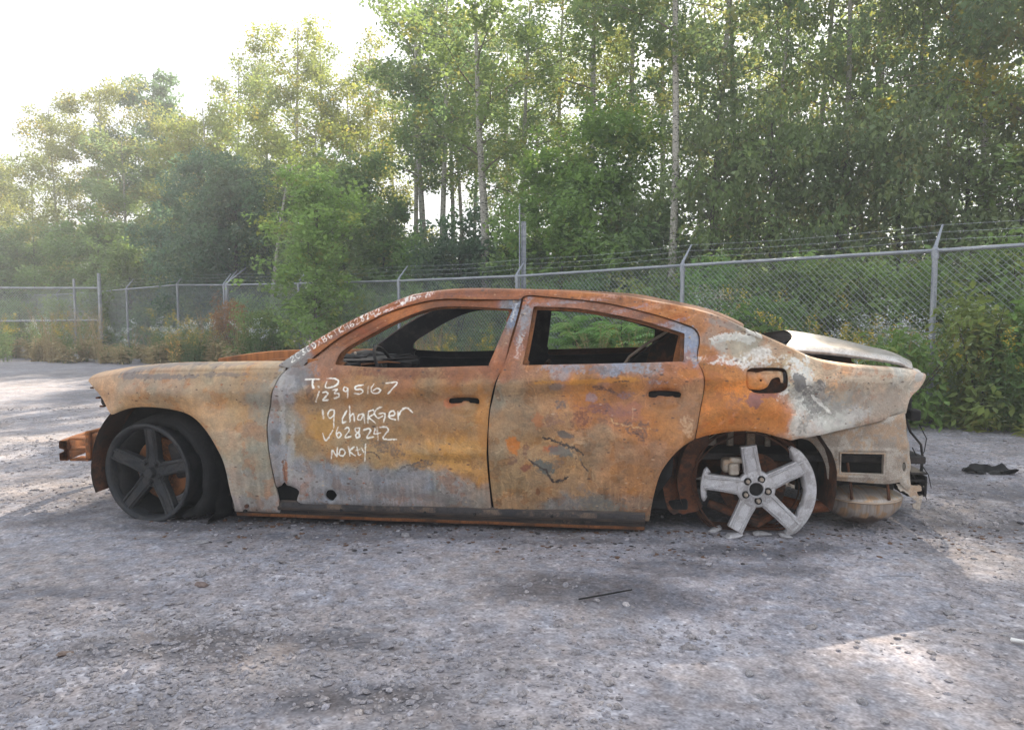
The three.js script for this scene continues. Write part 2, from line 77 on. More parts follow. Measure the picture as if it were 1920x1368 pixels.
// ---------------------------------------------------------------- measured outlines (metres), colours of the burnt flank
const TRACE = {fender:[[-2.004,0.74,1],[-1.76,0.776],[-1.531,0.797],[-1.277,0.804],[-1.027,0.809],[-0.844,0.81,1],[-0.874,0.772],[-0.909,0.671],[-0.933,0.542],[-0.926,0.401],[-0.908,0.237],[-0.893,0.133],[-0.898,0.048,1],[-1.137,0.052,1],[-1.129,0.089],[-1.133,0.152],[-1.148,0.287],[-1.185,0.391],[-1.255,0.492],[-1.342,0.568],[-1.456,0.602],[-1.603,0.614],[-1.714,0.601],[-1.806,0.567,1],[-1.873,0.618],[-1.925,0.686]],fender_top:[[-2.004,0.74],[-1.76,0.776],[-1.531,0.797],[-1.277,0.804],[-1.027,0.809],[-0.844,0.81]],front_door:[[-0.813,0.827,1],[-0.863,0.773],[-0.898,0.668],[-0.921,0.542],[-0.915,0.401],[-0.896,0.237],[-0.881,0.133],[-0.878,0.112,1],[-0.777,0.106],[-0.375,0.097],[0.244,0.078,1],[0.235,0.235],[0.227,0.37],[0.231,0.502],[0.24,0.633],[0.26,0.731],[0.291,0.808],[0.307,0.814],[0.333,0.967],[0.358,1.064],[0.382,1.181,1],[0.158,1.173],[-0.071,1.174],[-0.291,1.12],[-0.433,1.055],[-0.572,0.973],[-0.69,0.871],[-0.736,0.833,1]],front_window:[[-0.579,0.839,1],[-0.25,0.827],[0.204,0.841],[0.232,0.836,1],[0.276,0.958],[0.343,1.131,1],[0.008,1.145],[-0.139,1.123],[-0.283,1.066],[-0.388,1.01],[-0.525,0.932,1],[-0.565,0.894]],rear_door:[[0.398,1.189,1],[0.384,1.1],[0.345,0.945],[0.316,0.842],[0.287,0.774],[0.261,0.668],[0.249,0.607],[0.242,0.483],[0.245,0.326],[0.255,0.18],[0.264,0.079,1],[0.654,0.068],[1.051,0.054,1],[1.066,0.198],[1.093,0.317],[1.141,0.401],[1.194,0.457],[1.255,0.497,1],[1.276,0.617],[1.297,0.715],[1.3,0.784],[1.286,0.837],[1.272,0.863],[1.269,0.904],[1.283,0.963],[1.282,0.997],[1.262,1.026],[1.221,1.044],[1.102,1.087],[0.961,1.124],[0.82,1.155],[0.678,1.172],[0.533,1.186],[0.432,1.195]],rear_window:[[0.408,0.846,1],[0.431,0.991],[0.451,1.144,1],[0.678,1.133],[0.89,1.097],[1.029,1.065],[1.134,1.033],[1.22,1.007,1],[1.208,0.87,1],[0.81,0.857]],body_side:[[-0.883,0.837,1],[-0.769,0.917],[-0.652,0.993],[-0.513,1.072],[-0.371,1.137],[-0.227,1.194],[-0.078,1.22],[0.076,1.231],[0.264,1.23],[0.39,1.227],[0.604,1.22],[0.785,1.205],[0.927,1.191],[1.067,1.165],[1.207,1.138],[1.309,1.113],[1.409,1.079],[1.507,1.031],[1.566,1.003],[1.673,0.954],[1.766,0.908],[1.855,0.869],[1.973,0.845],[2.141,0.826],[2.33,0.812],[2.448,0.801,1],[2.481,0.789],[2.474,0.758],[2.444,0.72],[2.39,0.683],[2.366,0.646],[2.351,0.599,1],[2.144,0.57],[1.933,0.538],[1.794,0.513],[1.724,0.495,1],[1.663,0.511],[1.589,0.531],[1.516,0.54],[1.443,0.536],[1.369,0.525],[1.307,0.512],[1.266,0.499,1],[1.286,0.618],[1.307,0.715],[1.31,0.784],[1.296,0.838],[1.279,0.863],[1.279,0.904],[1.293,0.963],[1.292,1.002],[1.271,1.036],[1.227,1.055],[1.102,1.097],[0.961,1.135],[0.82,1.166],[0.678,1.183],[0.533,1.197],[0.431,1.206],[0.386,1.195],[0.37,1.184],[0.156,1.185],[-0.073,1.185],[-0.293,1.131],[-0.435,1.066],[-0.574,0.985],[-0.709,0.876],[-0.768,0.822,1],[-0.824,0.824]],rail_top:[[-0.883,0.837,0.862],[-0.769,0.917,0.822],[-0.652,0.993,0.787],[-0.513,1.072,0.747],[-0.371,1.137,0.71],[-0.227,1.194,0.676],[-0.078,1.22,0.664],[0.076,1.231,0.662],[0.264,1.23,0.671],[0.39,1.227,0.678],[0.604,1.22,0.691],[0.785,1.205,0.708],[0.927,1.191,0.718],[1.067,1.165,0.734],[1.207,1.138,0.751],[1.309,1.113,0.765],[1.409,1.079,0.785],[1.507,1.031,0.81],[1.566,1.003,0.824],[1.673,0.954,0.841],[1.766,0.908,0.854],[1.855,0.869,0.856],[1.973,0.845,0.83],[2.141,0.826,0.767],[2.33,0.812,0.664],[2.448,0.801,0.585]],fuel:[[1.506,0.826],[1.518,0.836],[1.54,0.842],[1.662,0.843],[1.691,0.836],[1.701,0.816],[1.705,0.783],[1.704,0.748],[1.684,0.728],[1.646,0.719],[1.557,0.72],[1.527,0.733],[1.511,0.744],[1.504,0.774]],handle_front:[[0.031,0.661],[0.036,0.673],[0.063,0.677],[0.169,0.679],[0.187,0.674],[0.19,0.66],[0.183,0.645],[0.162,0.649],[0.136,0.651],[0.136,0.659],[0.096,0.658],[0.096,0.65],[0.037,0.647]],handle_rear:[[1.037,0.711],[1.041,0.722],[1.067,0.725],[1.167,0.723],[1.192,0.717],[1.197,0.705],[1.192,0.691],[1.165,0.692],[1.158,0.697],[1.134,0.694],[1.087,0.698],[1.077,0.689],[1.041,0.692]],rear_panel:[[1.807,0.475,1],[1.975,0.521],[2.158,0.567],[2.322,0.612,1],[2.333,0.519],[2.357,0.401],[2.361,0.299],[2.369,0.194,1],[2.341,0.214],[2.303,0.26,1],[2.23,0.25],[2.093,0.257],[1.951,0.267,1],[1.938,0.346],[1.908,0.408],[1.863,0.459]],rear_vent:[[2.009,0.402,1],[2.212,0.404,1],[2.213,0.303,1],[2.012,0.307,1]],rear_hole:[[2.323,0.365],[2.334,0.339],[2.325,0.311],[2.313,0.338]],hole_a:[[-0.896,0.182],[-0.862,0.205],[-0.847,0.229],[-0.837,0.209],[-0.806,0.201],[-0.77,0.175],[-0.782,0.146],[-0.79,0.12],[-0.772,0.1],[-0.838,0.081],[-0.889,0.091]],hole_b:[[-0.633,0.153],[-0.62,0.178],[-0.592,0.184],[-0.571,0.165],[-0.577,0.143],[-0.598,0.122],[-0.625,0.135]],writing:[[[-0.72,0.765],[-0.682,0.768],[-0.643,0.767]],[[-0.683,0.764],[-0.678,0.74],[-0.671,0.722]],[[-0.647,0.732],[-0.643,0.729]],[[-0.605,0.757],[-0.608,0.728],[-0.576,0.729],[-0.547,0.743],[-0.542,0.759],[-0.568,0.772],[-0.606,0.771]],[[-0.64,0.705],[-0.662,0.653]],[[-0.623,0.7],[-0.602,0.704],[-0.595,0.695],[-0.624,0.66],[-0.595,0.663]],[[-0.568,0.714],[-0.545,0.718],[-0.558,0.699],[-0.538,0.695],[-0.536,0.682],[-0.561,0.671]],[[-0.488,0.725],[-0.506,0.729],[-0.51,0.715],[-0.495,0.708],[-0.488,0.723],[-0.491,0.675]],[[-0.408,0.742],[-0.448,0.733],[-0.446,0.72],[-0.418,0.72],[-0.408,0.708],[-0.428,0.695],[-0.451,0.698]],[[-0.378,0.737],[-0.383,0.7]],[[-0.352,0.747],[-0.364,0.724],[-0.358,0.703],[-0.331,0.701],[-0.316,0.715],[-0.33,0.726],[-0.355,0.714]],[[-0.288,0.752],[-0.23,0.756],[-0.253,0.725],[-0.278,0.698]],[[-0.63,0.609],[-0.622,0.567]],[[-0.567,0.61],[-0.59,0.607],[-0.6,0.582],[-0.587,0.567],[-0.568,0.586],[-0.566,0.608],[-0.566,0.519]],[[-0.499,0.607],[-0.51,0.588],[-0.52,0.562],[-0.518,0.545],[-0.5,0.552]],[[-0.484,0.633],[-0.479,0.55]],[[-0.48,0.576],[-0.464,0.592],[-0.455,0.555]],[[-0.409,0.592],[-0.432,0.587],[-0.439,0.566],[-0.422,0.562],[-0.409,0.59],[-0.4,0.543]],[[-0.383,0.606],[-0.384,0.547]],[[-0.383,0.606],[-0.356,0.611],[-0.354,0.592],[-0.377,0.577],[-0.344,0.547]],[[-0.315,0.628],[-0.34,0.618],[-0.349,0.592],[-0.332,0.573],[-0.307,0.584]],[[-0.328,0.594],[-0.297,0.595],[-0.3,0.555]],[[-0.275,0.583],[-0.246,0.592],[-0.253,0.609],[-0.27,0.601],[-0.272,0.576],[-0.241,0.565]],[[-0.23,0.606],[-0.225,0.565]],[[-0.225,0.585],[-0.209,0.615],[-0.182,0.623],[-0.155,0.603]],[[-0.627,0.488],[-0.612,0.451],[-0.571,0.505]],[[-0.543,0.522],[-0.552,0.49],[-0.54,0.468],[-0.525,0.483],[-0.536,0.497],[-0.55,0.484]],[[-0.506,0.515],[-0.489,0.521],[-0.482,0.51],[-0.506,0.471],[-0.473,0.477]],[[-0.43,0.521],[-0.451,0.517],[-0.448,0.504],[-0.431,0.491],[-0.429,0.475],[-0.444,0.471],[-0.448,0.484],[-0.431,0.503],[-0.427,0.519]],[[-0.405,0.51],[-0.377,0.519],[-0.372,0.508],[-0.389,0.471],[-0.355,0.475]],[[-0.346,0.519],[-0.351,0.491],[-0.318,0.496]],[[-0.336,0.526],[-0.332,0.459]],[[-0.323,0.525],[-0.287,0.527],[-0.278,0.514],[-0.294,0.49],[-0.306,0.467],[-0.237,0.463]],[[-0.584,0.357],[-0.574,0.402],[-0.552,0.371],[-0.546,0.419]],[[-0.53,0.41],[-0.537,0.381],[-0.516,0.375],[-0.505,0.395],[-0.519,0.411],[-0.53,0.408]],[[-0.486,0.424],[-0.48,0.375]],[[-0.458,0.421],[-0.481,0.4],[-0.452,0.376]],[[-0.441,0.421],[-0.432,0.38],[-0.421,0.385]],[[-0.449,0.403],[-0.427,0.41]],[[-0.418,0.418],[-0.407,0.397]],[[-0.396,0.438],[-0.401,0.35]],[[-0.827,0.872],[-0.823,0.882],[-0.812,0.879],[-0.812,0.852],[-0.796,0.863]],[[-0.788,0.901],[-0.8,0.898],[-0.796,0.882],[-0.781,0.872],[-0.773,0.881]],[[-0.779,0.913],[-0.763,0.92],[-0.763,0.905],[-0.75,0.903],[-0.751,0.892],[-0.761,0.89]],[[-0.735,0.936],[-0.747,0.933],[-0.743,0.918],[-0.728,0.908],[-0.72,0.916]],[[-0.705,0.923],[-0.724,0.949],[-0.712,0.952],[-0.701,0.944],[-0.697,0.929],[-0.705,0.923]],[[-0.68,0.939],[-0.683,0.974]],[[-0.699,0.965],[-0.663,0.949]],[[-0.653,0.956],[-0.673,0.982],[-0.659,0.986],[-0.654,0.976],[-0.663,0.969],[-0.648,0.974],[-0.642,0.966],[-0.653,0.956]],[[-0.629,1.004],[-0.641,1.001],[-0.634,0.983],[-0.62,0.976],[-0.617,0.989],[-0.626,0.987]],[[-0.619,1.014],[-0.602,1.024]],[[-0.611,1.019],[-0.591,0.993]],[[-0.573,1.004],[-0.592,1.03]],[[-0.577,1.038],[-0.581,1.017],[-0.558,1.012]],[[-0.546,1.019],[-0.565,1.045]],[[-0.529,1.028],[-0.548,1.054]],[[-0.555,1.032],[-0.539,1.041]],[[-0.525,1.067],[-0.527,1.047],[-0.514,1.036],[-0.507,1.047],[-0.518,1.052],[-0.523,1.042]],[[-0.507,1.068],[-0.503,1.078],[-0.491,1.076],[-0.491,1.048],[-0.476,1.059]],[[-0.467,1.094],[-0.479,1.087],[-0.457,1.077],[-0.458,1.065],[-0.468,1.07],[-0.467,1.094]],[[-0.453,1.096],[-0.448,1.106],[-0.437,1.103],[-0.437,1.075],[-0.421,1.086]],[[-0.428,1.115],[-0.419,1.101],[-0.404,1.11]],[[-0.418,1.121],[-0.398,1.095]],[[-0.398,1.122],[-0.394,1.133],[-0.382,1.13],[-0.382,1.101],[-0.367,1.112]]],samples:[[-1.884,0.711,168,142,104],[-1.663,0.733,158,138,108],[-1.45,0.749,152,136,108],[-1.221,0.75,150,136,104],[-1.014,0.739,150,132,95],[-1.655,0.649,166,142,100],[-1.42,0.623,160,138,98],[-1.212,0.599,158,140,104],[-1.076,0.626,156,138,98],[-0.98,0.685,132,128,112],[-1.092,0.434,158,142,112],[-1.014,0.377,150,140,118],[-0.955,0.517,140,132,112],[-1.076,0.234,148,142,132],[-0.985,0.203,150,142,126],[-1.074,0.079,142,140,142],[-0.927,0.083,138,138,144],[-0.836,0.714,128,126,132],[-0.884,0.546,132,130,136],[-0.869,0.379,134,132,138],[-0.787,0.768,122,120,124],[-0.799,0.574,128,122,110],[-0.752,0.438,140,124,88],[-0.699,0.631,136,118,84],[-0.581,0.744,136,112,78],[-0.638,0.522,158,130,80],[-0.5,0.633,140,116,80],[-0.354,0.746,140,114,76],[-0.076,0.763,148,120,80],[0.144,0.752,150,122,82],[-0.588,0.797,140,104,76],[-0.219,0.801,140,98,66],[0.086,0.809,132,88,60],[-0.356,0.581,142,118,80],[-0.134,0.611,146,118,78],[-0.187,0.476,150,124,82],[0.061,0.534,150,122,80],[0.198,0.536,152,124,80],[-0.525,0.414,152,132,92],[-0.3,0.391,158,134,88],[-0.078,0.367,158,132,84],[0.116,0.399,162,128,76],[0.182,0.316,160,126,78],[-0.761,0.267,134,132,138],[-0.588,0.271,132,132,140],[-0.363,0.247,132,132,140],[-0.138,0.252,128,128,136],[0.082,0.199,132,126,122],[0.191,0.172,136,126,114],[-0.598,0.153,128,130,140],[-0.256,0.161,126,124,130],[0.05,0.123,124,118,114],[0.291,0.698,128,120,98],[0.359,0.726,142,122,88],[0.52,0.755,148,114,72],[0.732,0.771,164,114,68],[0.94,0.781,164,112,66],[1.147,0.775,160,110,72],[1.252,0.709,150,118,82],[0.414,0.593,140,120,86],[0.574,0.596,150,122,84],[0.733,0.624,160,108,68],[0.89,0.627,156,106,68],[1.046,0.55,164,108,64],[1.148,0.554,160,112,68],[1.223,0.583,142,118,86],[0.307,0.457,136,120,88],[0.468,0.433,142,120,82],[0.628,0.381,144,122,84],[0.786,0.466,140,120,88],[0.944,0.415,146,118,84],[1.098,0.448,150,118,84],[0.331,0.263,142,122,84],[0.52,0.238,144,122,86],[0.708,0.243,142,122,88],[0.894,0.276,152,122,84],[0.999,0.279,154,118,78],[0.354,0.131,142,124,92],[0.627,0.138,120,116,112],[0.789,0.142,118,112,100],[0.977,0.132,138,120,96],[0.466,0.82,150,112,78],[0.358,0.819,140,100,72],[0.625,0.83,138,126,124],[0.862,0.837,136,132,142],[1.044,0.838,142,118,100],[1.199,0.839,146,98,66],[1.351,0.764,178,104,50],[1.502,0.714,184,108,52],[1.349,0.611,184,104,48],[1.552,0.612,182,108,56],[1.655,0.561,172,104,58],[1.454,0.841,176,112,62],[1.331,0.917,170,104,56],[1.362,0.994,158,132,104],[1.463,0.969,150,140,118],[1.562,0.93,148,138,118],[1.638,0.918,168,146,112],[1.508,0.892,158,146,122],[1.709,0.868,182,160,120],[1.757,0.817,190,178,150],[1.916,0.803,178,158,126],[2.148,0.771,160,148,128],[2.345,0.763,176,168,154],[1.814,0.712,160,158,150],[1.921,0.633,150,144,132],[2.094,0.653,142,132,118],[2.285,0.67,150,140,126],[1.753,0.563,168,164,156],[1.919,0.557,160,158,150],[1.708,0.508,160,130,100],[-0.676,0.959,150,88,50],[-0.779,0.876,120,116,116],[-0.541,1.029,150,84,46],[-0.347,1.1,152,88,50],[-0.238,1.157,150,86,52],[0.018,1.205,140,86,58],[0.306,1.204,142,84,54],[0.449,1.184,146,90,58],[0.616,1.194,150,94,60],[0.809,1.177,152,92,56],[0.999,1.149,156,96,58],[1.158,1.1,160,94,50],[1.288,1.073,164,112,70],[1.417,1.042,152,128,100],[0.168,1.15,120,68,42],[-0.395,1.038,128,66,36],[0.356,1.1,112,116,130],[0.308,0.964,132,100,78],[0.412,1.1,130,112,104],[0.379,0.937,128,84,58],[0.272,0.884,136,84,56],[0.562,1.155,132,100,80],[0.782,1.136,132,96,74],[0.998,1.095,130,92,70],[1.244,0.968,124,132,154],[1.24,0.891,128,108,104]],blobs:[[-1.519,0.773,0.183,0.013,0,112,104,100,0.75,0.9,0.25],[-1.169,0.786,0.131,0.01,0,118,108,98,0.7,0.9,0.25],[-1.717,0.775,0.037,0.018,0,112,104,100,0.6,0.8,0.25],[-1.381,0.567,0.078,0.013,-0.5,176,132,84,0.6,0.8,0.25],[-0.982,0.67,0.068,0.104,0.1,118,116,112,0.35,0.7,0.25],[-0.745,0.782,0.068,0.042,0.1,112,112,120,0.6,0.8,0.25],[-0.842,0.751,0.057,0.031,0,162,162,168,0.5,0.8,0.25],[-0.684,0.716,0.021,0.063,0,100,84,70,0.6,0.9,0.25],[-0.873,0.463,0.026,0.037,0,96,96,104,0.7,0.5,0.25],[-0.843,0.601,0.013,0.183,0.05,172,170,172,0.45,0.9,0.25],[-0.797,0.381,0.016,0.157,-0.1,170,170,174,0.5,0.9,0.25],[-0.705,0.239,0.104,0.021,-0.5,164,164,170,0.45,0.9,0.25],[-0.831,0.294,0.01,0.068,-0.05,150,104,70,0.8,0.9,0.25],[-0.163,0.801,0.313,0.018,0,108,66,42,0.6,1,0.25],[-0.389,0.804,0.157,0.016,0,128,84,60,0.6,1,0.25],[0.141,0.799,0.104,0.026,0,138,88,56,0.6,1,0.25],[-0.024,0.64,0.104,0.037,0.1,164,134,98,0.5,0.8,0.25],[-0.078,0.618,0.12,0.052,0.1,112,88,62,0.35,1,0.25],[-0.639,0.536,0.094,0.047,-0.5,196,148,78,0.5,0.6,0.5],[-0.133,0.372,0.157,0.026,-0.3,196,148,78,0.45,0.8,0.5],[0.059,0.336,0.104,0.023,-0.2,212,164,92,0.55,0.9,0.25],[0.141,0.315,0.063,0.016,-0.5,206,158,92,0.5,0.9,0.25],[-0.299,0.424,0.089,0.023,-0.25,92,84,74,0.65,1,0.25],[-0.107,0.333,0.078,0.016,0.3,88,84,80,0.7,1,0.25],[-0.198,0.177,0.287,0.021,-0.1,108,106,110,0.35,0.9,0.25],[0.211,0.563,0.026,0.157,0.05,196,108,46,0.35,0.6,0.5],[-0.392,0.825,0.063,0.01,0,108,66,42,0.7,1,0.25],[0.059,0.649,0.057,0.021,0,196,112,76,0.6,0.8,0.25],[0.109,0.642,0.037,0.018,0,170,150,110,0.5,0.8,0.25],[0.625,0.83,0.131,0.021,0,134,142,166,0.6,1,0.25],[0.941,0.837,0.115,0.031,0,134,142,166,0.75,1,0.25],[0.784,0.826,0.078,0.016,0,96,92,100,0.6,1,0.25],[0.81,0.774,0.235,0.013,0.05,204,128,54,0.6,0.7,0.25],[1.224,0.814,0.052,0.021,0,196,108,46,0.5,0.7,0.25],[0.745,0.69,0.104,0.047,0.2,196,108,46,0.45,1,0.25],[0.753,0.687,0.026,0.018,0,140,124,128,0.8,0.7,0.25],[0.811,0.631,0.078,0.021,-0.1,112,84,84,0.7,1,0.25],[0.942,0.614,0.068,0.047,-0.2,150,110,96,0.5,0.8,0.25],[0.929,0.703,0.031,0.013,0.1,110,96,106,0.7,1,0.25],[0.824,0.731,0.047,0.01,-0.3,76,62,56,0.8,1,0.25],[0.576,0.739,0.029,0.016,0.1,112,100,88,0.8,0.6,0.25],[0.597,0.654,0.023,0.018,0,84,80,84,0.7,1.2,0.25],[1.098,0.578,0.146,0.078,0.1,176,108,58,0.35,0.7,0.5],[1.07,0.771,0.042,0.013,0,134,142,166,0.6,1,0.25],[0.494,0.576,0.037,0.026,0,176,104,64,0.6,0.9,0.25],[0.574,0.569,0.042,0.029,0.2,118,94,84,0.55,1.2,0.25],[0.699,0.576,0.037,0.029,0,112,72,56,0.75,1.4,0.25],[0.982,0.539,0.052,0.031,-0.4,92,80,72,0.7,1.4,0.25],[0.89,0.561,0.068,0.01,-0.2,112,84,64,0.6,1.2,0.25],[0.366,0.442,0.031,0.044,0,198,106,48,0.85,0.7,0.25],[0.428,0.432,0.013,0.031,0,104,72,54,0.6,1.2,0.25],[0.365,0.37,0.021,0.026,0.2,110,84,66,0.7,1,0.25],[0.427,0.33,0.021,0.018,0.2,122,74,56,0.75,0.9,0.25],[0.551,0.429,0.029,0.016,0.2,164,86,54,0.8,0.7,0.25],[0.615,0.414,0.052,0.021,-0.2,92,92,90,0.8,0.9,0.25],[0.628,0.501,0.039,0.013,-0.4,88,84,82,0.8,0.9,0.25],[0.516,0.34,0.057,0.023,-0.5,84,88,88,0.85,0.9,0.25],[0.588,0.353,0.031,0.013,0.3,98,92,82,0.6,1.1,0.25],[1.223,0.552,0.021,0.037,0,196,180,140,0.6,1.3,0.25],[0.681,0.139,0.115,0.047,0.1,104,106,112,0.55,1,0.25],[0.87,0.129,0.057,0.047,0,112,116,118,0.55,1.5,0.25],[0.722,0.22,0.026,0.026,0,116,112,110,0.4,1,0.25],[0.487,0.209,0.008,0.016,0,108,70,44,0.8,0.8,0.25],[1.444,0.989,0.104,0.021,0.05,212,212,214,0.9,0.8,0.12],[1.391,0.955,0.037,0.037,0,176,176,178,0.6,0.7,0.25],[1.537,0.99,0.026,0.034,0,212,212,214,0.9,0.5,0.12],[1.443,1.047,0.094,0.016,-0.2,126,124,126,0.5,0.8,0.25],[1.488,0.948,0.115,0.047,0,142,140,126,0.6,0.5,0.5],[1.561,0.918,0.068,0.016,0.35,196,188,178,0.55,0.8,0.25],[1.341,0.876,0.078,0.016,-0.1,206,196,178,0.7,1.1,0.25],[1.455,0.867,0.131,0.018,-0.1,212,212,214,0.75,1.2,0.15],[1.583,0.888,0.078,0.026,0.1,212,212,214,0.7,1.2,0.15],[1.343,0.896,0.021,0.021,0,150,88,48,0.7,0.8,0.25],[1.778,0.817,0.068,0.037,-0.7,212,212,214,0.85,1.2,0.12],[1.787,0.713,0.068,0.12,0.15,204,206,210,0.7,1.3,0.15],[1.749,0.766,0.026,0.037,0,98,98,102,0.8,0.9,0.12],[1.854,0.725,0.063,0.047,-0.4,104,102,102,0.85,1,0.1],[1.76,0.713,0.021,0.031,0.3,100,100,104,0.75,1,0.1],[1.834,0.666,0.057,0.031,-0.5,110,108,108,0.8,1,0.1],[1.889,0.647,0.063,0.008,-0.75,212,212,214,0.8,0.9,0.12],[1.962,0.736,0.057,0.047,-0.3,208,176,122,0.55,1.3,0.15],[2.007,0.695,0.104,0.073,0,132,126,118,0.55,0.9,0.25],[2.218,0.661,0.12,0.073,0,138,128,116,0.4,0.6,0.6],[1.92,0.57,0.157,0.042,0.25,190,190,192,0.55,0.7,0.5],[1.755,0.536,0.052,0.068,0.2,186,184,178,0.6,1,0.3],[1.778,0.576,0.042,0.026,0.6,120,118,112,0.7,1.4,0.25],[2.116,0.78,0.157,0.013,-0.03,200,190,170,0.5,0.9,0.25],[2.432,0.783,0.026,0.026,0,178,182,190,0.7,0.7,0.25],[1.541,0.685,0.047,0.026,-0.2,126,92,86,0.85,0.8,0.25],[1.577,0.71,0.063,0.016,0,140,98,88,0.7,0.8,0.25],[1.44,0.676,0.026,0.047,0.2,150,104,78,0.55,1.3,0.25],[1.414,0.595,0.052,0.008,0.6,196,140,100,0.6,1.1,0.25],[1.365,0.699,0.031,0.026,0,160,92,54,0.5,1.3,0.25],[1.326,0.815,0.068,0.016,-0.3,166,98,60,0.6,1,0.25],[1.629,0.587,0.068,0.052,0,190,112,52,0.5,0.6,0.5],[-0.781,0.887,0.094,0.021,0.62,136,134,136,0.9,0.5,0.2],[-0.567,1.01,0.131,0.016,0.52,124,106,94,0.6,1,0.25],[-0.434,1.094,0.089,0.01,0.5,170,160,150,0.4,1,0.25],[-0.308,1.134,0.078,0.008,0.4,222,220,220,0.9,1,0.2],[-0.214,1.186,0.11,0.01,0.25,226,226,228,0.95,1,0.2],[0.046,1.211,0.104,0.008,0,110,80,68,0.5,1,0.25],[0.05,1.185,0.063,0.007,0,196,148,78,0.35,1.2,0.25],[0.363,1.114,0.023,0.057,-0.25,134,142,166,0.85,1,0.15],[0.34,1.045,0.016,0.037,-0.25,112,124,152,0.85,1,0.15],[0.348,1.1,0.007,0.052,-0.25,212,212,214,0.6,1,0.25],[0.417,1.15,0.018,0.042,-0.2,140,144,160,0.7,1,0.25],[0.394,1.018,0.018,0.068,-0.25,132,138,154,0.7,1.1,0.25],[0.389,0.951,0.013,0.057,-0.2,210,206,202,0.55,1.2,0.12],[0.296,0.937,0.031,0.063,-0.3,170,140,104,0.45,1.3,0.25],[0.326,0.897,0.026,0.052,-0.3,124,70,46,0.6,1,0.25],[0.645,1.166,0.157,0.008,0.06,142,138,150,0.7,1,0.25],[0.918,1.122,0.157,0.008,0.24,146,136,142,0.65,1,0.25],[1.156,1.06,0.104,0.008,0.3,146,140,152,0.7,1,0.25],[1.256,0.955,0.021,0.068,0,128,140,170,0.85,1,0.15],[1.261,0.994,0.021,0.031,0,150,150,158,0.7,1,0.25],[0.837,1.194,0.104,0.01,0.12,206,192,180,0.45,1.3,0.25],[1.079,1.141,0.104,0.013,0.25,178,158,130,0.5,1.1,0.25],[1.185,1.122,0.078,0.013,0.3,186,168,140,0.55,1.1,0.25],[0.727,1.205,0.094,0.01,0.08,196,108,46,0.4,0.7,0.25],[1.131,1.1,0.104,0.021,0.3,190,110,52,0.5,0.6,0.5]],scratch:[[[[0.516,0.489],[0.568,0.47],[0.629,0.451],[0.672,0.435],[0.717,0.406]],0.006,52,46,40,0.9],[[[0.445,0.374],[0.482,0.346],[0.531,0.324],[0.549,0.28],[0.568,0.259],[0.604,0.266],[0.641,0.287]],0.005,58,50,44,0.85],[[[0.855,0.582],[0.864,0.564],[0.93,0.553],[0.989,0.546],[1.046,0.542]],0.004,190,160,110,0.7],[[[0.959,0.646],[0.96,0.61],[0.956,0.58]],0.004,186,150,110,0.6],[[[0.708,0.366],[0.721,0.341],[0.739,0.324]],0.004,70,60,50,0.8],[[[0.863,0.767],[0.935,0.773]],0.004,70,52,44,0.8],[[[-0.844,0.335],[-0.841,0.314],[-0.836,0.28],[-0.835,0.23]],0.004,110,80,60,0.8],[[[-0.219,0.31],[-0.177,0.328],[-0.116,0.347]],0.004,84,78,74,0.7],[[[-0.391,0.399],[-0.35,0.393],[-0.324,0.366]],0.004,84,74,64,0.7]]};
